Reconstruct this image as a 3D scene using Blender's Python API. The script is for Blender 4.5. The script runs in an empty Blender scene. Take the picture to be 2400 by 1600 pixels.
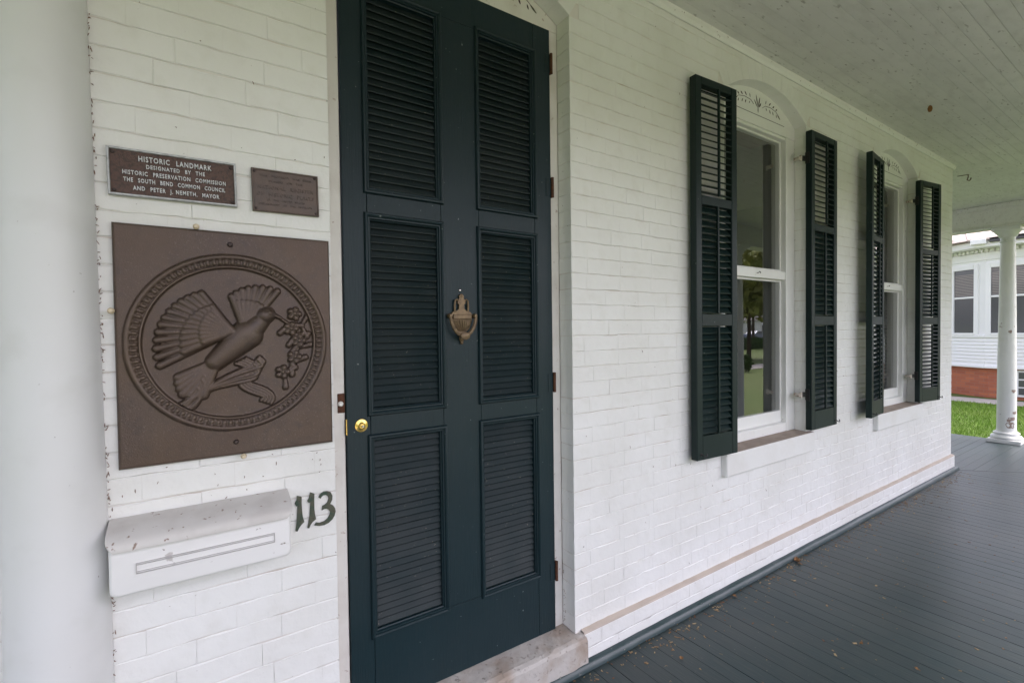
import bpy, bmesh, math, random
import numpy as np
from mathutils import Vector, Matrix

S = bpy.context.scene
COL = S.collection
R = math.radians
rnd = random.Random(11)

# ------------------------------------------------------------------ camera
F_PX, CAM = 1123.89, np.array([0.0, -1.5, 1.4])
TH, PI_, RO = R(33.748), R(1.199), R(0.734)
_F = np.array([math.sin(TH), math.cos(TH), 0]); _R = np.array([math.cos(TH), -math.sin(TH), 0]); _U = np.array([0, 0, 1.])
_F2 = _F * math.cos(PI_) - _U * math.sin(PI_); _U2 = _U * math.cos(PI_) + _F * math.sin(PI_)
R3 = math.cos(RO) * _R - math.sin(RO) * _U2
U3 = math.sin(RO) * _R + math.cos(RO) * _U2
cd = bpy.data.cameras.new('camera'); cam = bpy.data.objects.new('camera', cd); COL.objects.link(cam)
cd.sensor_width = 36; cd.lens = F_PX / 2400 * 36; cd.clip_start = 0.02; cd.clip_end = 600
m = Matrix.Identity(4)
for i in range(3):
    m[i][0], m[i][1], m[i][2], m[i][3] = R3[i], U3[i], -_F2[i], CAM[i]
cam.matrix_world = m
S.camera = cam

def project(p):
    q = np.array(p) - CAM; z = q @ _F2
    return 1200 + F_PX * (q @ R3) / z, 800 - F_PX * (q @ U3) / z, z

# ------------------------------------------------------------------ light
SUN_EL, SUN_AZ = R(58), R(130)      # azimuth clockwise from +y
W = bpy.data.worlds.new('World'); S.world = W; W.use_nodes = True
nt = W.node_tree; nt.nodes.clear()
sky = nt.nodes.new('ShaderNodeTexSky'); sky.sky_type = 'NISHITA'; sky.sun_disc = False
sky.sun_elevation = SUN_EL; sky.sun_rotation = SUN_AZ; sky.air_density = 1.0; sky.dust_density = 4.0; sky.ozone_density = 1.0
bg = nt.nodes.new('ShaderNodeBackground'); bg.inputs[1].default_value = 0.15
wo = nt.nodes.new('ShaderNodeOutputWorld')
hsv = nt.nodes.new('ShaderNodeHueSaturation'); hsv.inputs['Saturation'].default_value = .45      # thin overcast: greyer than clear sky
tnt = nt.nodes.new('ShaderNodeMix'); tnt.data_type = 'RGBA'; tnt.blend_type = 'MULTIPLY'; tnt.inputs[0].default_value = 1; tnt.inputs[7].default_value = (.98, .925, 1.01, 1)
nt.links.new(sky.outputs[0], hsv.inputs['Color']); nt.links.new(hsv.outputs[0], tnt.inputs[6]); nt.links.new(tnt.outputs[2], bg.inputs[0]); nt.links.new(bg.outputs[0], wo.inputs[0])
sl = bpy.data.lights.new('sun', 'SUN'); sl.energy = 1.0; sl.angle = R(30); sl.color = (1.0, 0.96, 0.9)
so = bpy.data.objects.new('sun', sl); COL.objects.link(so)
sd = Vector((math.sin(SUN_AZ) * math.cos(SUN_EL), math.cos(SUN_AZ) * math.cos(SUN_EL), math.sin(SUN_EL)))
so.rotation_euler = sd.to_track_quat('Z', 'Y').to_euler(); so.location = (12, -12, 20)

vs = S.view_settings
vs.view_transform = 'Standard'; vs.look = 'None'; vs.gamma = 1.0; vs.exposure = 1.88; vs.use_curve_mapping = False
S.render.engine = 'CYCLES'
cy = S.cycles
cy.use_denoising = True
cy.max_bounces = 12; cy.diffuse_bounces = 6; cy.glossy_bounces = 5; cy.transmission_bounces = 6; cy.transparent_max_bounces = 12
cy.caustics_reflective = False; cy.caustics_refractive = False
cy.sample_clamp_indirect = 8

# ------------------------------------------------------------------ materials
def mat(name, col, rough=.6, spec=.4, metal=0., vary=(), bump=(), stretch=(1, 1, 1), objvar=0., wear=None):
    """vary: (scale, detail, lo, hi, colour, amount, stretched); bump: (scale, strength, distance, stretched)"""
    m_ = bpy.data.materials.new(name); m_.use_nodes = True
    n = m_.node_tree.nodes; l = m_.node_tree.links
    b = n['Principled BSDF']
    b.inputs['Roughness'].default_value = rough; b.inputs['Metallic'].default_value = metal
    b.inputs['Specular IOR Level'].default_value = spec
    geo = n.new('ShaderNodeNewGeometry')
    mp = n.new('ShaderNodeMapping'); mp.inputs['Scale'].default_value = stretch
    l.new(geo.outputs['Position'], mp.inputs['Vector'])
    rgb = n.new('ShaderNodeRGB'); rgb.outputs[0].default_value = (*col, 1)
    cur = rgb.outputs[0]
    for k, (sc, de, lo, hi, c2, am, st) in enumerate(vary):
        nz = n.new('ShaderNodeTexNoise'); nz.inputs['Scale'].default_value = sc; nz.inputs['Detail'].default_value = de
        l.new((mp if st else geo).outputs['Vector' if st else 'Position'], nz.inputs['Vector'])
        mr = n.new('ShaderNodeMapRange'); mr.inputs[1].default_value = lo; mr.inputs[2].default_value = hi
        mr.inputs[3].default_value = 0; mr.inputs[4].default_value = am
        l.new(nz.outputs['Fac'], mr.inputs[0])
        mx = n.new('ShaderNodeMix'); mx.data_type = 'RGBA'; mx.inputs[7].default_value = (*c2, 1)
        l.new(mr.outputs[0], mx.inputs[0]); l.new(cur, mx.inputs[6]); cur = mx.outputs[2]
    if wear:
        cr_ = n.new('ShaderNodeMapRange'); cr_.inputs[1].default_value = .515; cr_.inputs[2].default_value = .60; cr_.inputs[4].default_value = wear[1]
        l.new(geo.outputs['Pointiness'], cr_.inputs[0])
        mx = n.new('ShaderNodeMix'); mx.data_type = 'RGBA'; mx.inputs[7].default_value = (*wear[0], 1)
        l.new(cr_.outputs[0], mx.inputs[0]); l.new(cur, mx.inputs[6]); cur = mx.outputs[2]
    if objvar:
        oi = n.new('ShaderNodeObjectInfo'); mr = n.new('ShaderNodeMapRange')
        mr.inputs[3].default_value = 1 - objvar; mr.inputs[4].default_value = 1 + objvar
        l.new(oi.outputs['Random'], mr.inputs[0])
        hs = n.new('ShaderNodeHueSaturation'); l.new(mr.outputs[0], hs.inputs['Value']); l.new(cur, hs.inputs['Color']); cur = hs.outputs[0]
    l.new(cur, b.inputs['Base Color'])
    prev = None
    for (sc, stg, dist, st) in bump:
        nz = n.new('ShaderNodeTexNoise'); nz.inputs['Scale'].default_value = sc; nz.inputs['Detail'].default_value = 3
        l.new((mp if st else geo).outputs['Vector' if st else 'Position'], nz.inputs['Vector'])
        bp = n.new('ShaderNodeBump'); bp.inputs['Strength'].default_value = stg; bp.inputs['Distance'].default_value = dist
        l.new(nz.outputs['Fac'], bp.inputs['Height'])
        if prev: l.new(prev, bp.inputs['Normal'])
        prev = bp.outputs[0]
    if prev: l.new(prev, b.inputs['Normal'])
    return m_

WHT = (.80, .80, .775)
SPK = (.16, .12, .09)
M = {}
M['brick'] = mat('white_paint_brick', WHT, .5, .35, vary=[(2.2, 4, .40, .75, (.66, .65, .60), .55, 0), (14, 4, .52, .8, (.68, .67, .62), .5, 0), (70, 2, .735, .78, SPK, .75, 0)],
                 bump=[(11, .35, .008, 0), (35, .45, .004, 0), (160, .25, .0015, 0)])
M['mortar'] = mat('joint', (.74, .71, .67), .8, .2, vary=[(3.5, 4, .5, .68, (.52, .44, .38), .85, 0)])
M['paint'] = mat('white_paint', WHT, .42, .4, vary=[(4, 4, .45, .8, (.68, .67, .62), .5, 0), (60, 2, .735, .78, SPK, .6, 0)], bump=[(60, .15, .002, 0)])
M['jamb'] = mat('jamb_paint', (.72, .70, .655), .5, .35, vary=[(9, 4, .45, .75, (.56, .52, .47), .6, 0), (45, 3, .68, .74, (.35, .24, .2), .7, 0)], bump=[(40, .3, .003, 0)])
M['column'] = mat('column_paint', (.71, .715, .71), .38, .45, vary=[(3, 3, .45, .8, (.66, .66, .64), .6, 0), (9, 5, .55, .75, (.62, .62, .60), .5, 0), (75, 2, .765, .80, SPK, .7, 0)], bump=[(25, .12, .003, 0)])
M['colpeel'] = mat('peeled_paint_column', (.77, .77, .75), .4, .4, vary=[(14, 4, .70, .72, (.34, .25, .21), .7, 0), (3, 3, .45, .8, (.68, .68, .66), .5, 0)])
M['barewood'] = mat('bare_grey_wood', (.33, .25, .21), .8, .2)
M['ceil'] = mat('ceiling_paint', (.72, .715, .70), .5, .3, vary=[(3, 4, .42, .75, (.64, .635, .62), .6, 0), (55, 3, .64, .72, (.26, .24, .22), .7, 1), (20, 4, .5, .8, (.50, .49, .47), .5, 1)], stretch=(.35, 1, 1), bump=[(60, .2, .002, 0)], objvar=.018)
M['floor'] = mat('porch_floor_paint', (.021, .037, .039), .36, .36, vary=[(2.0, 4, .38, .72, (.042, .054, .053), .8, 0), (30, 4, .5, .75, (.052, .058, .052), .6, 1), (120, 2, .73, .78, (.32, .27, .2), .7, 0)], stretch=(4, .35, 1),
                 bump=[(30, .25, .003, 1), (180, .12, .001, 0)], objvar=.07)
M['underfloor'] = mat('gap_dark', (.012, .014, .014), .9, .1)
M['mould'] = mat('floor_moulding_paint', (.022, .045, .048), .35, .5, vary=[(60, 3, .66, .74, (.35, .33, .28), .6, 0), (8, 3, .4, .7, (.065, .085, .09), .7, 0)], bump=[(50, .2, .002, 0)])
M['door'] = mat('door_paint', (.0068, .0215, .0265), .42, .30, vary=[(5, 4, .42, .72, (.011, .027, .032), .7, 0), (1.1, 3, .4, .65, (.014, .025, .029), .5, 0), (26, 4, .52, .75, (.016, .026, .029), .6, 1), (75, 2, .745, .775, (.30, .33, .32), .6, 0)], stretch=(6, 6, .5), bump=[(28, .35, .003, 1), (14, .25, .006, 0)])
M['slat'] = mat('door_slat_paint', (.008, .018, .020), .5, .22, vary=[(7, 4, .4, .7, (.022, .030, .031), .75, 0), (1.3, 3, .45, .65, (.026, .033, .035), .6, 0), (130, 2, .70, .76, (.22, .2, .16), .7, 0)], stretch=(.4, 4, 4), bump=[(40, .25, .0015, 1)], objvar=.08)
M['shut'] = mat('shutter_paint', (.0055, .0165, .0155), .4, .27, vary=[(6, 4, .42, .72, (.009, .021, .020), .7, 0), (80, 2, .74, .78, (.3, .32, .3), .5, 0)], bump=[(40, .15, .0015, 0)])
M['backing'] = mat('door_backing', (.010, .014, .015), .7, .2)
M['bronze'] = mat('aged_bronze', (.078, .054, .043), .38, .5, .4, vary=[(9, 5, .4, .7, (.095, .068, .050), .8, 0), (45, 4, .5, .75, (.055, .042, .04), .7, 0), (260, 2, .62, .70, (.15, .12, .10), .6, 0), (3.5, 4, .45, .62, (.088, .056, .036), .6, 0)], bump=[(420, .5, .0014, 0), (90, .2, .002, 0)], wear=((.17, .125, .095), .9))
M['bronze2'] = mat('dull_bronze', (.105, .074, .056), .42, .5, .3, vary=[(30, 4, .4, .7, (.07, .056, .048), .8, 0)], bump=[(300, .25, .001, 0)])
M['cast'] = mat('pebbled_brown_field', (.105, .060, .048), .55, .5, .1, vary=[(160, 3, .45, .65, (.05, .034, .03), .8, 0)], bump=[(380, .8, .002, 0)])
M['silver'] = mat('cast_aluminium', (.46, .47, .465), .42, .5, .3, vary=[(60, 4, .42, .7, (.24, .24, .235), .8, 0)])
M['letter'] = mat('bright_cast_letter', (.62, .63, .62), .42, .5, .2)
M['screw'] = mat('dark_screw', (.05, .035, .03), .45, .5, .4)
M['knocker'] = mat('aged_brass_knocker', (.20, .140, .078), .45, .5, .45, vary=[(60, 4, .4, .7, (.105, .072, .045), .8, 0)], bump=[(300, .3, .001, 0)])
M['brass'] = mat('polished_brass', (.80, .56, .16), .18, .5, 1.0, vary=[(60, 3, .5, .75, (.45, .3, .1), .5, 0)])
M['steel'] = mat('steel_spindle', (.55, .53, .5), .25, .5, 1.0)
M['rust'] = mat('rusty_hinge', (.10, .042, .022), .8, .3, vary=[(90, 4, .4, .7, (.045, .02, .014), .8, 0)], bump=[(200, .5, .002, 0)])
M['mail'] = mat('mailbox_paint', (.79, .785, .77), .34, .45, vary=[(5, 4, .45, .75, (.70, .69, .66), .6, 0), (42, 3, .69, .72, (.20, .16, .14), .9, 0), (24, 5, .68, .71, (.46, .43, .41), .8, 0)], bump=[(70, .15, .0015, 0)])
M['mailline'] = mat('worn_emboss_edge', (.50, .485, .47), .5, .35)
M['lid'] = mat('mailbox_lid_dusty', (.62, .60, .57), .6, .3, vary=[(16, 5, .42, .7, (.52, .49, .46), .7, 0), (60, 3, .65, .69, (.22, .14, .10), .85, 0)], bump=[(70, .2, .0015, 0)])
M['digit'] = mat('verdigris_bronze_digit', (.085, .088, .062), .5, .45, .2, vary=[(60, 3, .45, .65, (.03, .065, .045), .8, 0)])
M['stone'] = mat('limestone_sill', (.48, .455, .42), .8, .25, vary=[(9, 5, .42, .68, (.33, .265, .21), .9, 0), (60, 3, .6, .72, (.10, .08, .07), .6, 0)], bump=[(45, .6, .006, 0)])
M['sillpaint'] = mat('painted_sill_face', (.78, .78, .755), .5, .35, vary=[(6, 4, .45, .8, (.66, .64, .58), .5, 0)], bump=[(50, .25, .003, 0)])
M['silltop'] = mat('bare_sill_top', (.37, .305, .25), .75, .25, vary=[(14, 4, .42, .7, (.27, .22, .185), .8, 0)], bump=[(80, .3, .002, 0)])
M['cap'] = mat('plinth_wash', (.50, .43, .365), .75, .25, vary=[(8, 4, .45, .7, (.42, .355, .30), .8, 0)])
M['sprig'] = mat('painted_leaf', (.055, .032, .026), .6, .3)
M['sprig2'] = mat('painted_leaf_green', (.10, .10, .062), .6, .3)
M['iron'] = mat('black_iron', (.012, .012, .012), .45, .45)
M['pintle'] = mat('painted_pintle', (.55, .50, .43), .5, .4, vary=[(90, 3, .55, .65, (.2, .1, .06), .8, 0)])
M['clip'] = mat('bone_clip', (.62, .52, .36), .35, .5)
M['plastic'] = mat('bell_button', (.8, .79, .74), .3, .5)
M['leafdry'] = mat('dry_leaf', (.24, .13, .06), .75, .2)
M['crumb'] = mat('litter_bits', (.40, .30, .17), .8, .2, vary=[(9, 2, .4, .6, (.19, .10, .055), 1., 0)])
M['web'] = mat('cobweb_dirt', (.20, .12, .09), .9, .1)
M['cocoon'] = mat('mud_cocoon', (.20, .10, .035), .8, .2)
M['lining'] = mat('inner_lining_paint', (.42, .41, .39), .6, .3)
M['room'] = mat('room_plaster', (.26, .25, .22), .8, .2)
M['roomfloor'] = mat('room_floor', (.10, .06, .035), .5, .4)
M['grass'] = mat('lawn', (.095, .138, .036), .8, .15, vary=[(.5, 4, .4, .7, (.12, .142, .052), .7, 0), (14, 4, .45, .7, (.07, .105, .028), .6, 0)], bump=[(30, .8, .03, 0)])
M['blade'] = mat('grass_blade', (.15, .27, .035), .6, .2, vary=[(1.2, 3, .4, .7, (.19, .28, .05), .7, 0)])
M['concrete'] = mat('concrete_walk', (.44, .41, .37), .85, .2, vary=[(4, 4, .4, .7, (.34, .31, .28), .7, 0)])
M['asphalt'] = mat('street_asphalt', (.13, .13, .13), .85, .2)
M['nwhite'] = mat('neighbour_paint', (.84, .84, .83), .55, .3)
M['nbrick'] = mat('red_brick', (.36, .12, .07), .8, .2)
M['nroof'] = mat('weathered_shingle', (.52, .43, .37), .85, .2, vary=[(6, 4, .4, .7, (.62, .56, .50), .8, 0)])
M['ntrimdark'] = mat('rotted_gutter', (.10, .095, .10), .8, .2)
M['nglass'] = mat('neighbour_glass', (.10, .10, .105), .08, .6)
M['blind'] = mat('window_blind', (.30, .265, .25), .7, .2)
M['bark'] = mat('bark', (.075, .055, .04), .9, .1, vary=[(8, 4, .4, .7, (.04, .03, .025), .8, 0)])
M['leaf'] = mat('spring_leaf', (.26, .27, .07), .6, .25, vary=[(1.5, 3, .4, .6, (.16, .19, .04), 1., 0)])
M['hedge'] = mat('hedge_leaf', (.05, .10, .02), .6, .25, vary=[(3, 3, .4, .6, (.03, .07, .015), 1., 0)])
M['car'] = mat('car_paint', (.20, .23, .28), .25, .5, .3)
M['tyre'] = mat('tyre_rubber', (.02, .02, .02), .8, .2)
M['farwall'] = mat('far_house_paint', (.74, .73, .70), .6, .3)
M['farroof'] = mat('far_roof', (.16, .15, .15), .85, .2)

# red brick pattern for the neighbour's foundation (too far to tell single bricks apart)
def brickpat(m_):
    n = m_.node_tree.nodes; l = m_.node_tree.links
    geo = n.new('ShaderNodeNewGeometry'); sx = n.new('ShaderNodeSeparateXYZ'); cx = n.new('ShaderNodeCombineXYZ')
    l.new(geo.outputs['Position'], sx.inputs[0]); l.new(sx.outputs[1], cx.inputs[0]); l.new(sx.outputs[2], cx.inputs[1])
    bt = n.new('ShaderNodeTexBrick'); bt.inputs['Scale'].default_value = 1; bt.inputs['Brick Width'].default_value = .21; bt.inputs['Row Height'].default_value = .075
    bt.inputs['Mortar Size'].default_value = .006; bt.inputs[1].default_value = (.50, .17, .085, 1); bt.inputs[2].default_value = (.36, .12, .075, 1); bt.inputs[3].default_value = (.36, .17, .12, 1)
    l.new(cx.outputs[0], bt.inputs[0]); l.new(bt.outputs[0], n['Principled BSDF'].inputs['Base Color'])
brickpat(M['nbrick'])

def glassmat(name, r0=.05, k=1.0, tint=(.96, .98, .97)):
    m_ = bpy.data.materials.new(name); m_.use_nodes = True
    n = m_.node_tree.nodes; l = m_.node_tree.links; n.clear()
    out = n.new('ShaderNodeOutputMaterial'); mix = n.new('ShaderNodeMixShader')
    tr = n.new('ShaderNodeBsdfTransparent'); tr.inputs[0].default_value = (*tint, 1)
    gl = n.new('ShaderNodeBsdfGlossy'); gl.inputs['Roughness'].default_value = .004
    lw = n.new('ShaderNodeLayerWeight'); lw.inputs[0].default_value = .5
    p = n.new('ShaderNodeMath'); p.operation = 'POWER'; p.inputs[1].default_value = 5
    l.new(lw.outputs['Facing'], p.inputs[0])
    mr = n.new('ShaderNodeMapRange'); mr.inputs[3].default_value = r0; mr.inputs[4].default_value = 1; l.new(p.outputs[0], mr.inputs[0])
    a = n.new('ShaderNodeMath'); a.operation = 'MULTIPLY'; a.inputs[1].default_value = 2; l.new(mr.outputs[0], a.inputs[0])
    b = n.new('ShaderNodeMath'); b.operation = 'ADD'; b.inputs[1].default_value = 1; l.new(mr.outputs[0], b.inputs[0])
    d = n.new('ShaderNodeMath'); d.operation = 'DIVIDE'; l.new(a.outputs[0], d.inputs[0]); l.new(b.outputs[0], d.inputs[1])
    l.new(d.outputs[0], mix.inputs[0]); l.new(tr.outputs[0], mix.inputs[1]); l.new(gl.outputs[0], mix.inputs[2]); l.new(mix.outputs[0], out.inputs[0])
    return m_
M['glass'] = glassmat('window_glass', .17)

# ------------------------------------------------------------------ mesh helpers
class MB:
    def __init__(s): s.v = []; s.f = []; s.X = None
    def add(s, vs, fs):
        o = len(s.v)
        if s.X is not None: vs = [tuple(s.X @ Vector(p)) for p in vs]
        s.v += [tuple(p) for p in vs]; s.f += [tuple(i + o for i in f) for f in fs]
        return s
    def box(s, x0, x1, y0, y1, z0, z1, b=0.):
        if b <= 0:
            vs = [(x, y, z) for x in (x0, x1) for y in (y0, y1) for z in (z0, z1)]
            return s.add(vs, [(0, 1, 3, 2), (4, 6, 7, 5), (0, 4, 5, 1), (2, 3, 7, 6), (0, 2, 6, 4), (1, 5, 7, 3)])
        lo = (x0, y0, z0); hi = (x1, y1, z1); b = min(b, *(abs(h - l) * .45 for l, h in zip(lo, hi)))
        vs = []; ix = {}
        for sx in (0, 1):
            for sy in (0, 1):
                for sz in (0, 1):
                    sg = (sx, sy, sz)
                    for a in range(3):
                        p = []
                        for k in range(3):
                            c = hi[k] if sg[k] else lo[k]
                            if k != a: c += -b if sg[k] else b
                            p.append(c)
                        ix[sg + (a,)] = len(vs); vs.append(tuple(p))
        fs = []
        for a in range(3):
            b1, c1 = (a + 1) % 3, (a + 2) % 3
            for sg in (0, 1):
                q = []
                for (u, w) in ((0, 0), (1, 0), (1, 1), (0, 1)):
                    k = [0, 0, 0]; k[a] = sg; k[b1] = u; k[c1] = w; q.append(ix[tuple(k) + (a,)])
                fs.append(tuple(q))
            for u in (0, 1):
                for w in (0, 1):
                    k0 = [0, 0, 0]; k0[b1] = u; k0[c1] = w; k1 = list(k0); k1[a] = 1
                    fs.append((ix[tuple(k0) + (b1,)], ix[tuple(k1) + (b1,)], ix[tuple(k1) + (c1,)], ix[tuple(k0) + (c1,)]))
        for sx in (0, 1):
            for sy in (0, 1):
                for sz in (0, 1): fs.append(tuple(ix[(sx, sy, sz, a)] for a in range(3)))
        return s.add(vs, fs)
    def prism(s, poly, a0, a1, ax='y'):
        """poly in the two other axes (xz for y, xy for z, yz for x)"""
        n = len(poly)
        mk = {'y': lambda p, a: (p[0], a, p[1]), 'z': lambda p, a: (p[0], p[1], a), 'x': lambda p, a: (a, p[0], p[1])}[ax]
        vs = [mk(p, a0) for p in poly] + [mk(p, a1) for p in poly]
        fs = [tuple(range(n)), tuple(range(2 * n - 1, n - 1, -1))] + [(i, (i + 1) % n, n + (i + 1) % n, n + i) for i in range(n)]
        return s.add(vs, fs)
    def tube(s, pts, rad, n=8, cap=True):
        pts = [Vector(p) for p in pts]
        if not hasattr(rad, '__len__'): rad = [rad] * len(pts)
        vs = []; fs = []; up = Vector((0, 0, 1)); prev = None
        for i, p in enumerate(pts):
            t = (pts[min(i + 1, len(pts) - 1)] - pts[max(i - 1, 0)]).normalized()
            if prev is None:
                u = t.cross(up if abs(t.z) < .9 else Vector((1, 0, 0))).normalized()
            else:
                u = (prev - t * prev.dot(t)).normalized()
            prev = u; w = t.cross(u)
            for k in range(n):
                a = 2 * math.pi * k / n; vs.append(tuple(p + (u * math.cos(a) + w * math.sin(a)) * rad[i]))
        for i in range(len(pts) - 1):
            for k in range(n): fs.append((i * n + k, i * n + (k + 1) % n, (i + 1) * n + (k + 1) % n, (i + 1) * n + k))
        if cap: fs += [tuple(range(n - 1, -1, -1)), tuple(range((len(pts) - 1) * n, len(pts) * n))]
        return s.add(vs, fs)
    def lathe(s, prof, c, n=24, ax='z', a0=0., a1=2 * math.pi, scale=(1, 1)):
        full = abs(a1 - a0 - 2 * math.pi) < 1e-6; m_ = n if full else n + 1
        vs = []; fs = []
        for (r, h) in prof:
            for k in range(m_):
                a = a0 + (a1 - a0) * k / n; x, y = r * math.cos(a) * scale[0], r * math.sin(a) * scale[1]
                vs.append({'z': (c[0] + x, c[1] + y, c[2] + h), 'y': (c[0] + x, c[1] + h, c[2] + y), 'x': (c[0] + h, c[1] + x, c[2] + y)}[ax])
        for i in range(len(prof) - 1):
            for k in range(n):
                k2 = (k + 1) % m_
                fs.append((i * m_ + k, i * m_ + k2, (i + 1) * m_ + k2, (i + 1) * m_ + k))
        if full:
            if prof[0][0] > 1e-5: fs.append(tuple(range(m_ - 1, -1, -1)))
            if prof[-1][0] > 1e-5: fs.append(tuple(range((len(prof) - 1) * m_, len(prof) * m_)))
        return s.add(vs, fs)
    def rectloop(s, x0, x1, z0, z1, prof):
        """mitred frame: prof = [(inset, y)]"""
        vs = []; fs = []; n = len(prof)
        for (d, y) in prof: vs += [(x0 + d, y, z0 + d), (x1 - d, y, z0 + d), (x1 - d, y, z1 - d), (x0 + d, y, z1 - d)]
        for i in range(n - 1):
            for k in range(4): fs.append((i * 4 + k, i * 4 + (k + 1) % 4, i * 4 + 4 + (k + 1) % 4, i * 4 + 4 + k))
        return s.add(vs, fs)
    def mesh(s, name, origin=None, smooth=False, angle=35):
        me = bpy.data.meshes.new(name)
        a = np.array(s.v, dtype=float)
        c = (a.min(0) + a.max(0)) / 2 if origin is None else np.array(origin, dtype=float)
        me.from_pydata([tuple(p) for p in (a - c)], [], s.f); me.update()
        if len(s.f) < 60000:
            bm = bmesh.new(); bm.from_mesh(me); bmesh.ops.recalc_face_normals(bm, faces=bm.faces); bm.to_mesh(me); bm.free()
        if smooth:
            me.shade_smooth(); me.set_sharp_from_angle(angle=R(angle))
        return me, c

WO = {}
def link(name, data, loc, parent=None, mat_=None, rot=None):
    o = bpy.data.objects.new(name, data); COL.objects.link(o)
    base = WO[parent.name] if parent is not None else np.zeros(3)
    loc = np.array(loc, dtype=float)
    o.location = tuple(loc - base); WO[o.name] = loc
    if rot: o.rotation_euler = rot
    if parent is not None: o.parent = parent
    if mat_ is not None and data is not None and len(data.materials) == 0: data.materials.append(M[mat_])
    return o
def part(name, mb, mat_, parent=None, smooth=False, origin=None, angle=35, kind=None, label=None):
    me, c = mb.mesh(name, origin, smooth, angle)
    o = link(name, me, c, parent, mat_)
    if kind: o['kind'] = kind
    if label: o['label'] = label
    return o
def tag(o, label, cat=None, group=None, kind=None):
    o['label'] = label
    if cat: o['category'] = cat
    if group: o['group'] = group
    if kind: o['kind'] = kind
    return o
def thing(name, label, cat, loc, group=None, rotz=0., local=False):
    o = bpy.data.objects.new(name, None); COL.objects.link(o); o.empty_display_size = .05
    o.location = loc; o.rotation_euler = (0, 0, rotz)
    WO[o.name] = np.zeros(3) if local else np.array(loc, dtype=float)
    return tag(o, label, cat, group)
def struct(name, mb, mat_, **k):
    o = part(name, mb, mat_, **k); o['kind'] = 'structure'; return o

# ------------------------------------------------------------------ layout
CEIL, SLOPE = 2.935, .052
CORNER = 6.14
FRONT = 2.15                        # porch column line at y = -FRONT
SIDEX = 8.10                        # side porch column line
GROUND = -.5
OPEN = [                            # x0, x1, z0, spring, rise
    (.353, 1.300, .146, 2.675, .135),
    (2.375, 3.255, .735, 2.675, .135),
    (4.335, 5.215, .735, 2.675, .135)]
def arc(op):
    x0, x1, z0, sp, ri = op; a = (x1 - x0) / 2; r = (a * a + ri * ri) / (2 * ri)
    return (x0 + x1) / 2, a, r, sp + ri - r
def arcz(op, x, d=0.):
    c, a, r, cz = arc(op); t = (r + d) ** 2 - (x - c) ** 2
    return cz + math.sqrt(max(t, 0))

# ---------------- ground, lawn, street (structure)
def sheet(name, x0, x1, y0, y1, z, mat_, th=.0):
    mb = MB()
    if th: mb.box(x0, x1, y0, y1, z - th, z, .02)
    else: mb.add([(x0, y0, z), (x1, y0, z), (x1, y1, z), (x0, y1, z)], [(0, 1, 2, 3)])
    return struct(name, mb, mat_)
sheet('lawn', -250, 350, -300, 250, GROUND, 'grass')
sheet('sidewalk', -60, 120, -12.1, -10.6, GROUND + .012, 'concrete')
sheet('street', -60, 200, -46, -31, GROUND + .008, 'asphalt')
sheet('kerb', -60, 200, -30.95, -30.75, GROUND + .12, 'concrete', th=.2)
sheet('added_bounce_walk', -1.2, 2.6, -10.6, -2.45, GROUND + .014, 'concrete')  # unseen concrete strip, added to make the bounced light less green
sheet('garden_path', 15.9, 16.9, -6, 9, GROUND + .016, 'concrete')

# ---------------- house wall
wall = thing('house_wall', 'white painted brick front wall of the house with arched openings', 'wall', (2.8, .14, 0))
core = MB()
g = .003
xs = [-2.6]
for op in OPEN: xs += [op[0] - g, op[1] + g]
xs.append(CORNER - g)
TOP = 6.0
for i in range(0, len(xs), 2): core.box(xs[i], xs[i + 1], g, .28, -.45, TOP)
for op in OPEN:
    n = 18
    core.box(op[0] - g, op[1] + g, g, .28, -.45, op[2] - .14)
    for k in range(n):
        a, b = op[0] - g + (op[1] - op[0] + 2 * g) * k / n, op[0] - g + (op[1] - op[0] + 2 * g) * (k + 1) / n
        za, zb = arcz(op, max(min(a, op[1]), op[0])) + g, arcz(op, max(min(b, op[1]), op[0])) + g
        core.prism([(a, za), (b, zb), (b, TOP), (a, TOP)], g, .28)
core.box(CORNER - .28, CORNER - g, .28, 9.0, -.45, TOP)
part('mortar_core', core, 'mortar', wall)

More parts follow.
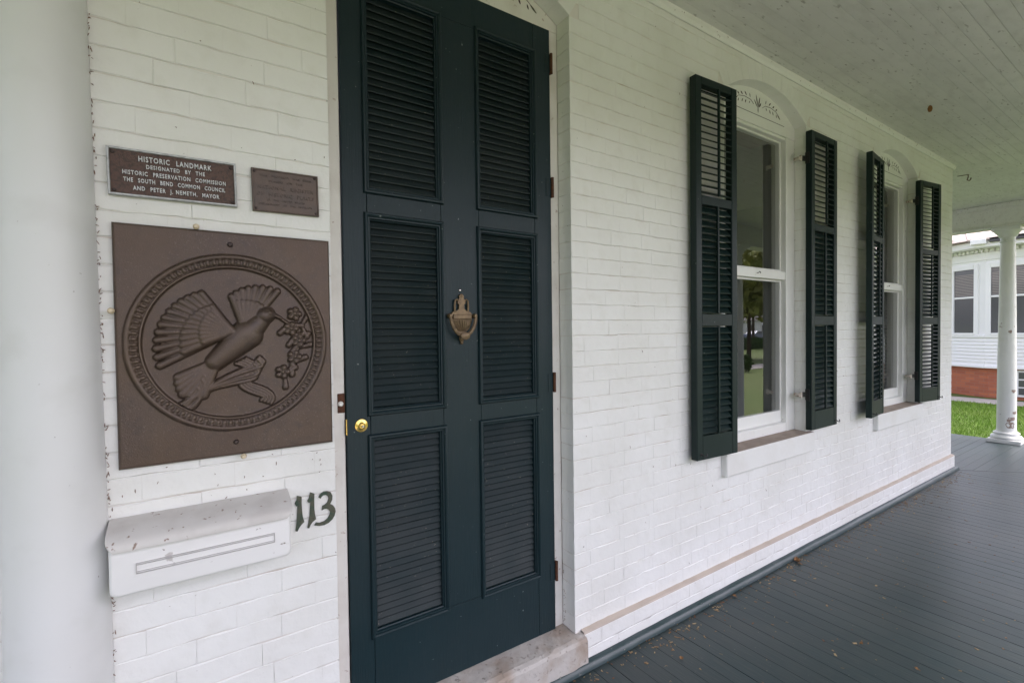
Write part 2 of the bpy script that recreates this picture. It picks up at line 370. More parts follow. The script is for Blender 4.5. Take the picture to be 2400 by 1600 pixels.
COURSE, BL = .0640, .200
def brick_geo(L, H, seed, dl=0., dr=0.):
    """front face with worn wavy edges, rounded arrises; dl/dr: depth of a left/right end shown in a reveal"""
    q = random.Random(seed); n = max(3, min(7, int(L / .03)))
    inset, rec = .0032, .0028
    top = [(-L / 2 + L * i / n, H / 2 - .0006 + q.uniform(-.0010, .0006) + .0009 * math.sin(i * 1.3 + seed)) for i in range(n + 1)]
    bot = [(-L / 2 + L * i / n, -H / 2 + .0006 + q.uniform(-.0006, .0010) + .0009 * math.sin(i * 1.1 + seed * 2)) for i in range(n + 1)]
    endv = [q.random() < .4, q.random() < .4]
    vs = []; fs = []
    yj = lambda: q.uniform(-.0003, .0003)
    for i in range(n + 1):
        xi = top[i][0] + ((.0018 if endv[0] else .0005) if i == 0 else (-.0018 if endv[1] else -.0005) if i == n else 0)
        vs.append((xi, yj() + .0003, top[i][1] - inset * q.uniform(.6, 1.3))); vs.append((xi, yj() - .0003, bot[i][1] + inset * q.uniform(.5, 1.)))
    for i in range(n): fs.append((2 * i, 2 * i + 2, 2 * i + 3, 2 * i + 1))
    o = len(vs)
    for i in range(n + 1):
        re = rec if 0 < i < n else (.0013 if endv[0 if i == 0 else 1] else .0004)
        vs.append((top[i][0], re, top[i][1])); vs.append((bot[i][0], re, bot[i][1]))
    for i in range(n):
        fs.append((2 * i, o + 2 * i, o + 2 * i + 2, 2 * i + 2)); fs.append((2 * i + 1, 2 * i + 3, o + 2 * i + 3, o + 2 * i + 1))
    fs.append((0, 1, o + 1, o)); fs.append((2 * n, o + 2 * n, o + 2 * n + 1, 2 * n + 1))
    for d, i, sgn in ((dl, 0, -1), (dr, n, 1)):
        if d:
            p = len(vs); z1, z0 = top[i][1], bot[i][1]
            jj = q.uniform(-.0012, .0012)
            vs += [(top[i][0] + jj, d, z1 - .0008), (bot[i][0] + jj, d, z0 + .0008)]
            fs.append((o + 2 * i, o + 2 * i + 1, p + 1, p))
            vs += [(top[i][0] - sgn * .01, rec, z1), (top[i][0] - sgn * .01, d, z1 - .0008), (bot[i][0] - sgn * .01, rec, z0), (bot[i][0] - sgn * .01, d, z0 + .0008)]
            fs.append((o + 2 * i, p, p + 3, p + 2)); fs.append((o + 2 * i + 1, p + 4, p + 5, p + 1))
    return vs, fs
bricks = []                          # (cx, cy, cz, L, H, dl, dr)
nc = int((CEIL - .146) / COURSE)
HC = (CEIL - .146) / nc
RING = .100
RD = .078
for i in range(nc):
    z0 = .146 + i * HC; z1 = z0 + HC; zc = (z0 + z1) / 2
    ex = []
    for op in OPEN:
        c, a, r, cz = arc(op)
        if z0 > op[2] - .13 and z1 < op[3] + .02:
            if zc > op[2] - .0: ex.append((op[0], op[1], True))
            elif op is not OPEN[0] and z1 > .615: ex.append((op[0] - .04, op[1] + .04, False))
        elif z1 >= op[3] + .02:
            t = (r + RING) ** 2 - (z1 - cz) ** 2
            if t > 0:
                h = min(math.sqrt(t), a + RING * a / r); ex.append((c - h, c + h, False))
    x = -1.0 + (.5 * BL if i % 2 else 0) + rnd.uniform(-.012, .012)
    if i % 6 == 5: x += .05
    segs = []; cur = -1.2
    for (e0, e1, rv) in sorted(ex): segs.append((cur, e0, rv)); cur = e1
    segs.append((cur, CORNER, False))
    lastrv = False
    for k, (s0, s1, rv) in enumerate(segs):
        xs_ = [s0]; p = x
        while p < s1 - .04:
            if p > s0 + .04: xs_.append(p)
            p += BL + rnd.uniform(-.007, .007)
        xs_.append(s1)
        for j in range(len(xs_) - 1):
            a, b = xs_[j], xs_[j + 1]
            dl = RD if (j == 0 and k > 0 and sorted(ex)[k - 1][2]) else 0
            dr = RD if (j == len(xs_) - 2 and rv) else (.2 if b == CORNER else 0)
            bricks.append(((a + b) / 2, rnd.uniform(-.0003, .0003), zc + rnd.uniform(-.0011, .0011), b - a - .0002, HC, dl, dr))
# plinth courses (proud of the wall)
for (a0, a1) in ((-1.2, .318), (1.330, CORNER + .022)):
    for i in range(2):
        z0 = .006 + i * .0655; p = a0; off = .1 if i else 0; cuts = [a0]
        q = a0 + BL - off
        while q < a1 - .05: cuts.append(q); q += BL
        cuts.append(a1)
        for j in range(len(cuts) - 1):
            bricks.append(((cuts[j] + cuts[j + 1]) / 2, -.022, z0 + .0327, cuts[j + 1] - cuts[j] - .0005, .0655, 0, .02 if cuts[j + 1] == a1 else 0))
hide = [(-.155, .345, 1.075, 1.675), (-.36, -.18, 0, 3), (-.16, .21, .80, .95), (-.158, .11, 1.745, 1.855)]
def score(b):
    for h in hide:
        if h[0] < b[0] < h[1] and h[2] < b[2] < h[3]: return 0
    u, v, z = project((b[0], 0, b[2]))
    if z < .2 or not (0 < u < 2400 and 0 < v < 1600): return 0
    u0, _, _ = project((b[0] - b[3] / 2, 0, b[2])); u1, _, _ = project((b[0] + b[3] / 2, 0, b[2]))
    return max(0, (u1 - u0)) * b[4] * F_PX / z
order = sorted(range(len(bricks)), key=lambda i: -score(bricks[i]))
single = set(order[:300])
cache = {}; rest = MB()
for i, (cx, cyy, cz, L, H, dl, dr) in enumerate(bricks):
    if i in single:
        key = (round(L, 2), round(H, 3), dl > 0, dr > 0, rnd.randrange(5))
        Lq = L
        if key not in cache:
            vs, fs = brick_geo(L, H, rnd.randrange(10 ** 6), dl, dr)
            me = bpy.data.meshes.new('brick'); me.from_pydata(vs, [], fs); me.materials.append(M['brick']); me['L'] = L; cache[key] = me
        me = cache[key]
        o = link('brick', me, (cx, cyy, cz), wall)
        o.scale = (L / me['L'], 1, 1)
        o.rotation_euler = (rnd.uniform(-.006, .006), 0, 0)
    else:
        vs, fs = brick_geo(L, H, rnd.randrange(10 ** 6), dl, dr)
        rest.add([(x_ + cx, y_ + cyy, z_ + cz) for x_, y_, z_ in vs], fs)
part('brick_field', rest, 'brick', wall, kind='stuff')
# arch bricks standing on end over each opening
for op in OPEN:
    c, a, r, cz = arc(op); phi = math.asin(a / r); n = 15 if op is OPEN[0] else 14
    for k in range(n):
        t0, t1 = -phi + 2 * phi * k / n + .0006, -phi + 2 * phi * (k + 1) / n - .0006
        ps = [(c + rr * math.sin(t), cz + rr * math.cos(t)) for t, rr in ((t0, r), (t1, r), (t1, r + RING), (t0, r + RING))]
        mb = MB(); f0 = -.0018 + rnd.uniform(-.0004, .0004)
        cxm = sum(p[0] for p in ps) / 4; czm = sum(p[1] for p in ps) / 4
        ins = [(cxm + (p[0] - cxm) * .965, czm + (p[1] - czm) * .975) for p in ps]
        vs = [(p[0], f0, p[1]) for p in ins] + [(p[0], f0 + .003, p[1]) for p in ps] + [(p[0], RD, p[1]) for p in ps]
        fs = [(0, 1, 2, 3)] + [(i, (i + 1) % 4, 4 + (i + 1) % 4, 4 + i) for i in range(4)] + [(4 + i, 4 + (i + 1) % 4, 8 + (i + 1) % 4, 8 + i) for i in range(4)]
        mb.add(vs, fs); part('arch_brick', mb, 'brick', wall)
# sills
for op in OPEN[1:]:
    mb = MB().box(op[0] - .038, op[1] + .045, -.033, .02, .614, .7335, .004)
    sill = part('window_sill', mb, 'sillpaint', wall)
    mb = MB(); x0, x1 = op[0] - .036, op[1] + .043
    mb.add([(x0, -.031, .7345), (x1, -.031, .7345), (x1, .0, .7365), (x0, .0, .7365)], [(0, 1, 2, 3)])
    mb.add([(op[0] + .001, .0, .7365), (op[1] - .001, .0, .7365), (op[1] - .001, .12, .745), (op[0] + .001, .12, .745)], [(0, 1, 2, 3)])
    part('sill_top', mb, 'silltop', sill)
# plinth cap
mb = MB()
for (x0, x1) in ((-1.2, .318), (1.331, CORNER + .022)):
    n = 40; top = []
    pts = [(x0 + (x1 - x0) * k / n) for k in range(n + 1)]
    vs = []
    for p in pts:
        w = .0015 * math.sin(p * 9) + rnd.uniform(-.0012, .0012)
        vs += [(p, -.0225, .136), (p, -.0195 - w, .1415), (p, .004, .1495 + w)]
    fs = []
    for k in range(n):
        for j in range(2): fs.append((k * 3 + j, k * 3 + 3 + j, k * 3 + 4 + j, k * 3 + 1 + j))
    mb.add(vs, fs)
part('plinth_cap', mb, 'cap', wall)
# stone door sill
mb = MB(); nx = 26
prof = [(-.040, .0), (-.040, .118), (-.034, .130), (-.018, .135), (.06, .141), (.11, .143)]
vs = []; fs = []; q = random.Random(3)
for i in range(nx + 1):
    x = .322 + (1.332 - .322) * i / nx
    for k, (y, z) in enumerate(prof): vs.append((x + (q.uniform(-.004, .004) if i == nx else 0), y + q.uniform(-.0022, .0022), z + (q.uniform(-.002, .002) if k else 0)))
npf = len(prof)
for i in range(nx):
    for k in range(npf - 1): fs.append((i * npf + k, (i + 1) * npf + k, (i + 1) * npf + k + 1, i * npf + k + 1))
base = len(vs); fs.append(tuple(range(npf))); fs.append(tuple(range(nx * npf, (nx + 1) * npf)))
mb.add(vs, fs); part('door_sill', mb, 'stone', wall)
# cove moulding under the ceiling
mb = MB(); mb.prism([(-.003, CEIL - .034), (-.010, CEIL - .034), (-.020, CEIL - .020), (-.026, CEIL + .01), (-.003, CEIL + .01)], -1.2, CORNER + .02, 'x')
part('ceiling_moulding', mb, 'paint', wall)
mb = MB().box(CORNER, CORNER + .022, .0, 9, 0, .146); part('side_plinth', mb, 'paint', wall)
mb = MB().box(CORNER - g - .0005, CORNER - .0002, .21, 9, .146, 2.93); part('side_wall_face', mb, 'brick', wall)

# interior room seen through the panes
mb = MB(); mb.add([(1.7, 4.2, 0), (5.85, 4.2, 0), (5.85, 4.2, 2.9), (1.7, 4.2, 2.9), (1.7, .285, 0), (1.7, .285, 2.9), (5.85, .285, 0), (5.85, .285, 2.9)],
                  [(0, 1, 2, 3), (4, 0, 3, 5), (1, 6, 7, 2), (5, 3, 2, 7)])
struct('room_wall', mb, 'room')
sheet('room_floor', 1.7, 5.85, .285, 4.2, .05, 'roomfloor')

# ---------------- porch floor boards
pf = MB().box(-2.5, SIDEX + .10, -2.35, 8, -.2, -.022)
floor = struct('porch_floor', pf, 'underfloor')
BW = .0815
def board_poly(poly, z1=0., th=.02, b=.0012):
    mb = MB(); n = len(poly); cx = sum(p[0] for p in poly) / n; cyc = sum(p[1] for p in poly) / n
    ins = []
    for p in poly: ins.append((p[0] + (b if p[0] < cx else -b), p[1] + (b if p[1] < cyc else -b)))
    vs = [(p[0], p[1], z1) for p in ins] + [(p[0], p[1], z1 - b) for p in poly] + [(p[0], p[1], z1 - th) for p in poly]
    fs = [tuple(range(n))] + [(i, (i + 1) % n, n + (i + 1) % n, n + i) for i in range(n)] + [(n + i, n + (i + 1) % n, 2 * n + (i + 1) % n, 2 * n + i) for i in range(n)]
    return mb.add(vs, fs)
x = -2.4; k = 0
while x < SIDEX + .05:
    gp = rnd.choice([.0004, .0006, .0006, .0009, .0020]); x1 = min(x + BW, SIDEX + .1)
    ya, yb = (-.022, -.022) if x1 < CORNER + .02 else (-(x - CORNER) - .03, -(x1 - CORNER) - .03)
    zt = rnd.uniform(-.0009, .0)
    if ya > -2.3: part('floor_board', board_poly([(x, -2.35), (x1 - gp, -2.35), (x1 - gp, max(yb, -2.34)), (x, max(ya, -2.34))], zt), 'floor', floor)
    x += BW; k += 1
y = -2.25
while y < 5.2:
    gp = rnd.choice([.0004, .0006, .0009, .0018]); y1 = y + BW
    xa, xb = (CORNER + .022,) * 2 if y > -.03 else (CORNER - y - .022, CORNER - y1 - .022)
    xb = max(xb, CORNER + .022); xa = max(xa, CORNER + .022)
    if xa < SIDEX: part('floor_board', board_poly([(xa, y), (SIDEX + .1, y), (SIDEX + .1, y1 - gp), (xb, y1 - gp)], rnd.uniform(-.0009, 0)), 'floor', floor)
    y += BW
# quarter round against the wall
qr = [(-.024, .001)] + [(-.024 - .030 * math.sin(t), .001 + .031 * math.cos(t)) for t in [R(a) for a in (0, 15, 30, 45, 60, 75, 90)]]
mb = MB(); n = 70; vs = []; fs = []; L0, L1 = -1.2, CORNER + .05
for i in range(n + 1):
    x = L0 + (L1 - L0) * i / n
    w = rnd.uniform(-.0009, .0009)
    for (yy, zz) in qr: vs.append((x, yy + w - (.019 if False else 0), zz + w * .5))
for i in range(n):
    for k in range(len(qr) - 1): fs.append((i * len(qr) + k, (i + 1) * len(qr) + k, (i + 1) * len(qr) + k + 1, i * len(qr) + k + 1))
fs += [tuple(range(len(qr))), tuple(range(n * len(qr), (n + 1) * len(qr)))]
mb.add(vs, fs)
tag(part('floor_moulding', mb, 'mould', smooth=True, angle=60), 'dark teal quarter round strip where the brick wall meets the porch floor', 'moulding')

# ---------------- porch ceiling, beams, roof
ceil = struct('porch_ceiling', MB().add([(-2.5, 0, CEIL + .02), (CORNER, 0, CEIL + .02), (SIDEX + .1, -FRONT, CEIL - .09), (-2.5, -FRONT, CEIL - .09)], [(0, 1, 2, 3)])
              .add([(CORNER, 0, CEIL + .02), (CORNER, 8, CEIL + .02), (SIDEX + .1, 8, CEIL - .085), (SIDEX + .1, -FRONT, CEIL - .09)], [(0, 1, 2, 3)]), 'ceil')
def ceil_board(q4, gp):
    mb = MB(); b = .0022
    (a, b_, c, d) = [Vector(p) for p in q4]
    cc = (a + b_ + c + d) / 4
    dn = Vector((0, 0, -.0022))
    w = (d - a).normalized() * b
    vs = [a + dn + w, b_ + dn + w, c + dn - w, d + dn - w, a, b_, c, d]
    return mb.add([tuple(p) for p in vs], [(0, 1, 2, 3), (0, 4, 5, 1), (1, 5, 6, 2), (2, 6, 7, 3), (3, 7, 4, 0)])
CB = .066; s = .0
while s < FRONT - .12:
    s1 = s + CB - .0012; f = lambda t: CEIL - SLOPE * t + .004
    part('ceiling_board', ceil_board([(-2.4, -s, f(s)), (CORNER + s, -s, f(s)), (CORNER + s1, -s1, f(s1)), (-2.4, -s1, f(s1))], 0), 'ceil', ceil)
    if s < SIDEX - CORNER - .1:
        part('ceiling_board', ceil_board([(CORNER + s, -s, f(s)), (CORNER + s, 7, f(s)), (CORNER + s1, 7, f(s1)), (CORNER + s1, -s1, f(s1))], 0), 'ceil', ceil)
    s += CB
bz = 2.56
struct('porch_beam', MB().box(-2.5, SIDEX + .1, -FRONT - .1, -FRONT + .1, bz, CEIL, .004).box(SIDEX - .1, SIDEX + .1, -FRONT + .1, 7, bz, CEIL, .004)
       .box(-2.5, SIDEX - .1, -FRONT + .1, -FRONT + .118, CEIL - .15, CEIL - .095, .004).box(SIDEX - .118, SIDEX - .1, -FRONT + .1, 7, CEIL - .15, CEIL - .095, .004)
       .box(SIDEX - .118, SIDEX - .1, -FRONT + .1, 7, bz + .0, bz + .022, .004), 'ceil')
struct('porch_roof', MB().box(-3, SIDEX + .45, -FRONT - .45, .0, CEIL + .03, CEIL + .15).box(CORNER, SIDEX + .45, 0, 8, CEIL + .03, CEIL + .15), 'ceil')

# ---------------- columns
def column(name, label, x, y, peel=False, rb=.086, rt=.064, h=bz):
    t = thing(name, label, 'column', (x, y, 0), 'porch columns')
    part('plinth', MB().box(x - .145, x + .145, y - .145, y + .145, .0, .045, .004), 'column', t)
    part('base', MB().lathe([(.125, .045), (.138, .055), (.140, .070), (.130, .083), (.112, .088), (.106, .098), (.116, .106), (.117, .116), (.105, .124), (.095, .130)], (x, y, 0), 40), 'column', t, True)
    sh = [(rb + .006, .128), (rb + .002, .150), (rb, .18)] + [(rb + (rt - rb) * (u ** 1.6), .18 + (h - .36) * u) for u in [i / 14 for i in range(1, 15)]]
    part('shaft', MB().lathe(sh, (x, y, 0), 48), 'colpeel' if peel else 'column', t, True)
    zt = h - .18
    part('capital', MB().lathe([(rt, zt), (rt + .010, zt + .004), (rt + .010, zt + .014), (rt + .001, zt + .02), (rt + .002, zt + .06), (rt + .014, zt + .066), (rt + .018, zt + .078), (rt + .030, zt + .10), (rt + .050, zt + .125), (rt + .056, zt + .135)], (x, y, 0), 40)
         .box(x - .122, x + .122, y - .122, y + .122, zt + .135, h - .002, .004), 'column', t, True)
    return t
column('porch_column', 'white tapered porch column with peeling paint on the side porch before the lawn', SIDEX, -.025, True)
pk = [(-2.55, .21, .045, .05), (-2.40, .29, .05, .03), (-2.72, .27, .025, .025), (-2.1, .36, .03, .015), (-2.62, 1.32, .02, .02), (-2.2, .62, .03, .02)]
pc = [o for o in bpy.data.objects if o.name.startswith('porch_column')][0]
for (ph, pz, pw, phh) in pk:
    q = random.Random(int(pz * 100)); n = 13; rr_ = .0866 - .022 * max(0, (pz - .18) / 2.2) ** 1.6 + .0006
    vs = [(SIDEX + rr_ * math.cos(ph + pw / .086 * math.cos(a_) * k_), -.025 + rr_ * math.sin(ph + pw / .086 * math.cos(a_) * k_), pz + phh * math.sin(a_) * k_) for a_, k_ in [(6.283 * i / n, q.uniform(.55, 1.15)) for i in range(n)]]
    vs.append((SIDEX + rr_ * math.cos(ph), -.025 + rr_ * math.sin(ph), pz))
    part('bare_patch', MB().add(vs, [(i, (i + 1) % n, n) for i in range(n)]), 'barewood', pc)
column('porch_column', 'white tapered column on the front edge of the porch mirrored in the near window', 6.42, -FRONT)
column('porch_column', 'white tapered column at the outer corner of the porch', SIDEX, -FRONT)
# engaged half column at the left
t = thing('half_column', 'smooth white half-round column engaged to the brick wall beside the plaques', 'column', (-.268, 0, 0))
sh = [(.0965 + (.0755 - .0965) * (u ** 1.15), .1 + (CEIL - .2) * u) for u in [i / 24 for i in range(25)]]
part('shaft', MB().lathe(sh, (-.268, -.001, 0), 56, a0=-math.pi, a1=0), 'column', t, True)
part('base', MB().lathe([(.14, 0), (.14, .05), (.125, .07), (.11, .09), (.1, .1)], (-.268, -.001, 0), 40, a0=-math.pi, a1=0), 'column', t, True)
part('capital', MB().lathe([(.0755, CEIL - .1), (.085, CEIL - .09), (.085, CEIL - .07), (.11, CEIL - .02), (.12, CEIL)], (-.268, -.001, 0), 40, a0=-math.pi, a1=0), 'column', t, True)

# ---------------- door frame and door
def head_poly(op, zb, grow=0., n=18):
    x0, x1 = op[0], op[1]
    return [(x0, zb), (x1, zb)] + [(x1 - (x1 - x0) * k / n, arcz(op, x1 - (x1 - x0) * k / n) - .001) for k in range(n + 1)]
dop = OPEN[0]
fr = thing('door_frame', 'white painted wooden frame with arched head around the green door', 'door frame', (.83, .1, .14))
part('jamb', MB().box(.3535, .4045, .076, .17, .143, 2.64, .003), 'jamb', fr)
part('jamb', MB().box(1.2565, 1.2995, .078, .17, .143, 2.64, .003), 'jamb', fr)
hp = part('head_panel', MB().prism(head_poly(dop, 2.641), .080, .11), 'jamb', fr)
DF = .070
door = thing('louvred_door', 'tall dark green door with six louvred panels and a brass knocker', 'door', (.83, .09, .14))
def frame_box(x0, x1, z0, z1, nm): part(nm, MB().box(x0, x1, DF, DF + .038, z0, z1, .0014), 'door', door)
Z_ = [(.143, .397), (1.056, 1.138), (1.784, 1.866), (2.522, 2.636)]
frame_box(.4075, .4845, .143, 2.636, 'stile'); frame_box(1.1675, 1.2525, .143, 2.636, 'stile')
frame_box(.4855, 1.1665, *Z_[0], 'rail'); frame_box(.4855, 1.1665, *Z_[3], 'rail')
for (a, b) in ((.4855, .7495), (.9055, 1.1665)):
    frame_box(a, b, *Z_[1], 'rail'); frame_box(a, b, *Z_[2], 'rail')
frame_box(.7503, .9047, .398, 2.521, 'mullion')
part('back_panel', MB().box(.44, 1.22, DF + .045, DF + .06, .2, 2.6), 'backing', door)
SLW, SLT = .036, .0055
def slat_mesh(L, w, t): return MB().box(-L / 2, L / 2, -w / 2, w / 2, -t / 2, t / 2, t * .42).mesh('slat', (0, 0, 0))[0]
for (x0, x1) in ((.4735, .7605), (.8945, 1.1790)):
    me = slat_mesh(x1 - x0 - .022, SLW, SLT); me.materials.append(M['slat'])
    for (z0, z1) in ((.386, 1.067), (1.127, 1.795), (1.855, 2.533)):
        mo = MB().rectloop(x0, x1, z0, z1, [(0, DF + .001), (.0008, DF - .005), (.004, DF - .0105), (.009, DF - .0115), (.013, DF - .008), (.0145, DF - .003), (.019, DF - .0025), (.021, DF + .004), (.024, DF + .006), (.024, DF + .03)])
        part('panel_moulding', mo, 'door', door, True, angle=25)
        a, b = z0 + .030, z1 - .020; n = round((b - a) / .0237)
        for k in range(n):
            o = link('slat', me, ((x0 + x1) / 2, DF + .0225 + rnd.uniform(-.0006, .0006), a + (b - a) * (k + .5) / n), door)
            o.rotation_euler = (R(62 + rnd.uniform(-2.0, 2.0)), rnd.uniform(-.002, .002), 0)
for z in (2.499, 1.993, 1.186, .391):
    h = part('hinge', MB().tube([(1.2565, DF - .006, z - .041), (1.2565, DF - .006, z + .041)], .0062, 10).box(1.2525, 1.2605, DF - .003, DF + .02, z - .04, z + .04), 'rust', door)
    part('hinge_leaf', MB().box(1.226, 1.2515, DF - .0022, DF + .002, z - .038, z + .038, .0008), 'door', h)
kn = part('knob', MB().lathe([(.0, -.012), (.008, -.012), (.010, -.010), (.0105, -.006), (.0135, -.0045), (.0205, -.003), (.0215, -.001), (.0215, .001)], (.4535, DF, 1.100), 28, 'y'), 'brass', door, True)
part('spindle', MB().box(.4495, .4575, DF - .024, DF - .008, 1.096, 1.104, .0012), 'steel', kn)
part('screw', MB().lathe([(0, -.004), (.002, -.004), (.0025, -.002)], (.4535, DF, 1.1155), 8, 'y'), 'screw', kn)
part('screw', MB().lathe([(0, -.004), (.002, -.004), (.0025, -.002)], (.4535, DF, 1.0845), 8, 'y'), 'screw', kn)
part('latch_plate', MB().box(.4052, .4072, DF - .004, DF + .02, 1.075, 1.125), 'brass', door)
part('bolt', MB().lathe([(0, -.004), (.003, -.0035), (.0052, -.001), (.0055, 0)], (.8215, DF, 1.5525), 14, 'y'), 'steel', door, True)
# knocker: urn plate, handles, hanging ring
kx, kz, ky = .8235, 1.445, DF
def lx(p): return [(kx + a, kz + b) for a, b in p]
def sym(p): return lx(p) + [(kx - a, kz + b) for a, b in reversed(p)]
plate = MB()
plate.prism(sym([(.006, -.079), (.009, -.070), (.007, -.058), (.012, -.048), (.030, -.034), (.037, -.016), (.039, .0)]), ky - .008, ky)
plate.prism(sym([(.042, .0), (.042, .020), (.036, .028), (.020, .032), (.011, .040), (.010, .056), (.016, .060), (.013, .072), (.008, .080), (.010, .086), (.004, .093)]), ky - .010, ky)
kn = part('knocker', plate, 'knocker', door)
part('name_plate', MB().box(kx - .038, kx + .038, ky - .0165, ky - .009, kz + .002, kz + .019, .002), 'knocker', kn)
bowl = MB()
for k in range(9):
    a = R(-72 + 18 * k); x0 = .036 * math.sin(a); x1 = .010 * math.sin(a); y0 = .010 + .014 * math.cos(a); y1 = .006 + .006 * math.cos(a)
    bowl.tube([(kx + x0, ky - y0 + .004, kz - .002), (kx + x0 * .86, ky - y0 + .003, kz - .018), (kx + x1 * 1.3, ky - y1, kz - .040)], [.0052, .0046, .0022], 6)
part('bowl', bowl, 'knocker', kn, True)
for sg in (-1, 1):
    part('urn_handle', MB().tube([(kx + sg * .027, ky - .007, kz + .026), (kx + sg * .0275, ky - .008, kz + .055), (kx + sg * .0255, ky - .009, kz + .070), (kx + sg * .019, ky - .009, kz + .074), (kx + sg * .013, ky - .008, kz + .068)], [.0045, .0038, .0036, .004, .0045], 8), 'knocker', kn, True)
ring = []
for i in range(21):
    a = R(-86 + 172 * i / 20); ring.append((kx + .052 * math.sin(a), ky - .021 - .004 * math.cos(a), kz + .013 - .072 * math.cos(a) * (abs(math.cos(a)) ** .15)))
part('ring', MB().tube([(kx - .051, ky - .014, kz + .017)] + ring + [(kx + .051, ky - .014, kz + .017)], [.006] + [.0058 + .002 * abs(i - 10) / 10 * 0 + .0012 * (1 - abs(i - 10) / 10) for i in range(21)] + [.006], 8), 'knocker', kn, True)
for sg in (-1, 1): part('pivot', MB().lathe([(0, -.027), (.006, -.026), (.0085, -.020), (.0085, -.004), (.007, 0)], (kx + sg * .0505, ky, kz + .014), 12, 'y'), 'knocker', kn, True)
part('striker', MB().lathe([(0, -.040), (.012, -.0395), (.0165, -.037), (.0175, -.033), (.016, -.027), (.012, -.02)], (kx, ky, kz - .059), 20, 'y', scale=(1.12, .82)), 'knocker', kn, True)
part('finial', MB().lathe([(0, -.091), (.004, -.089), (.0065, -.084), (.005, -.079), (.009, -.073), (.010, -.066), (.007, -.060)], (kx, ky - .006, kz), 12), 'knocker', kn, True)
part('top_finial', MB().lathe([(.005, .080), (.007, .085), (.006, .091), (.002, .095), (0, .0955)], (kx, ky - .006, kz), 12), 'knocker', kn, True)

def leaf(mb, p, q, w, y):
    (x0, z0), (x1, z1) = p, q; dx, dz = x1 - x0, z1 - z0; L = math.hypot(dx, dz); nx, nz = -dz / L, dx / L
    pts = [(0, 0), (.25, .7), (.55, 1), (.82, .6), (1, 0), (.82, -.6), (.55, -1), (.25, -.7)]
    mb.prism([(x0 + dx * t + nx * w * k / 2, z0 + dz * t + nz * w * k / 2) for t, k in pts], y - .0008, y)
def sprig(parent, cx, zb, y, sc=1.):
    """painted sprig of two leafy branches with a bud between them"""
    dk, gr, st = MB(), MB(), MB()
    P = lambda x, z: (cx + x * sc, zb + z * sc)
    for a, b, w in (((.0, .028), (-.022, .099), .009), ((.003, .028), (.020, .093), .010), ((-.006, .026), (-.042, .066), .007), ((.010, .030), (.033, .061), .011)): leaf(dk, P(*a), P(*b), w * sc, y)
    leaf(dk, P(0, .034), P(0, -.004), .007 * sc, y)
    for sg in (-1, 1):
        stem = [(.046, .036), (.079, .055), (.140, .059), (.203, .049), (.250, .015)]
        st.tube([(cx + sg * a * sc, y - .0004, zb + b * sc) for a, b in stem], [.0012, .0014, .0014, .0012, .0008], 5)
        for i, (a, b, w) in enumerate((((.083, .066), (.090, .090), .006), ((.120, .068), (.141, .088), .009), ((.161, .064), (.182, .078), .010), ((.197, .056), (.215, .068), .009))): leaf(dk, P(sg * a[0], a[1]), P(sg * b[0], b[1]), w * sc, y)
        for a, b, w in (((.086, .046), (.096, .030), .006), ((.127, .045), (.137, .022), .008), ((.161, .042), (.171, .021), .008), ((.203, .034), (.210, .014), .007), ((.215, .040), (.250, .012), .009)): leaf(gr if rnd.random() < .5 else dk, P(sg * a[0], a[1]), P(sg * b[0], b[1]), w * sc, y)
    sp = part('painted_sprig', dk, 'sprig', parent); part('sprig_leaves', gr, 'sprig2', sp); part('sprig_stem', st, 'sprig', sp)
sprig(fr, .945, 2.676, .0795)

# ---------------- doorbell
t = thing('doorbell', 'small doorbell with a white button on a narrow rusty plate', 'doorbell', (.391, .0755, 1.178))
part('plate', MB().box(.3815, .4035, .0725, .0758, 1.147, 1.209, .0012), 'rust', t)
part('button', MB().lathe([(0, -.008), (.005, -.0075), (.0078, -.005), (.0085, -.002), (.0085, 0)], (.3905, .0725, 1.176), 16, 'y'), 'plastic', t, True)

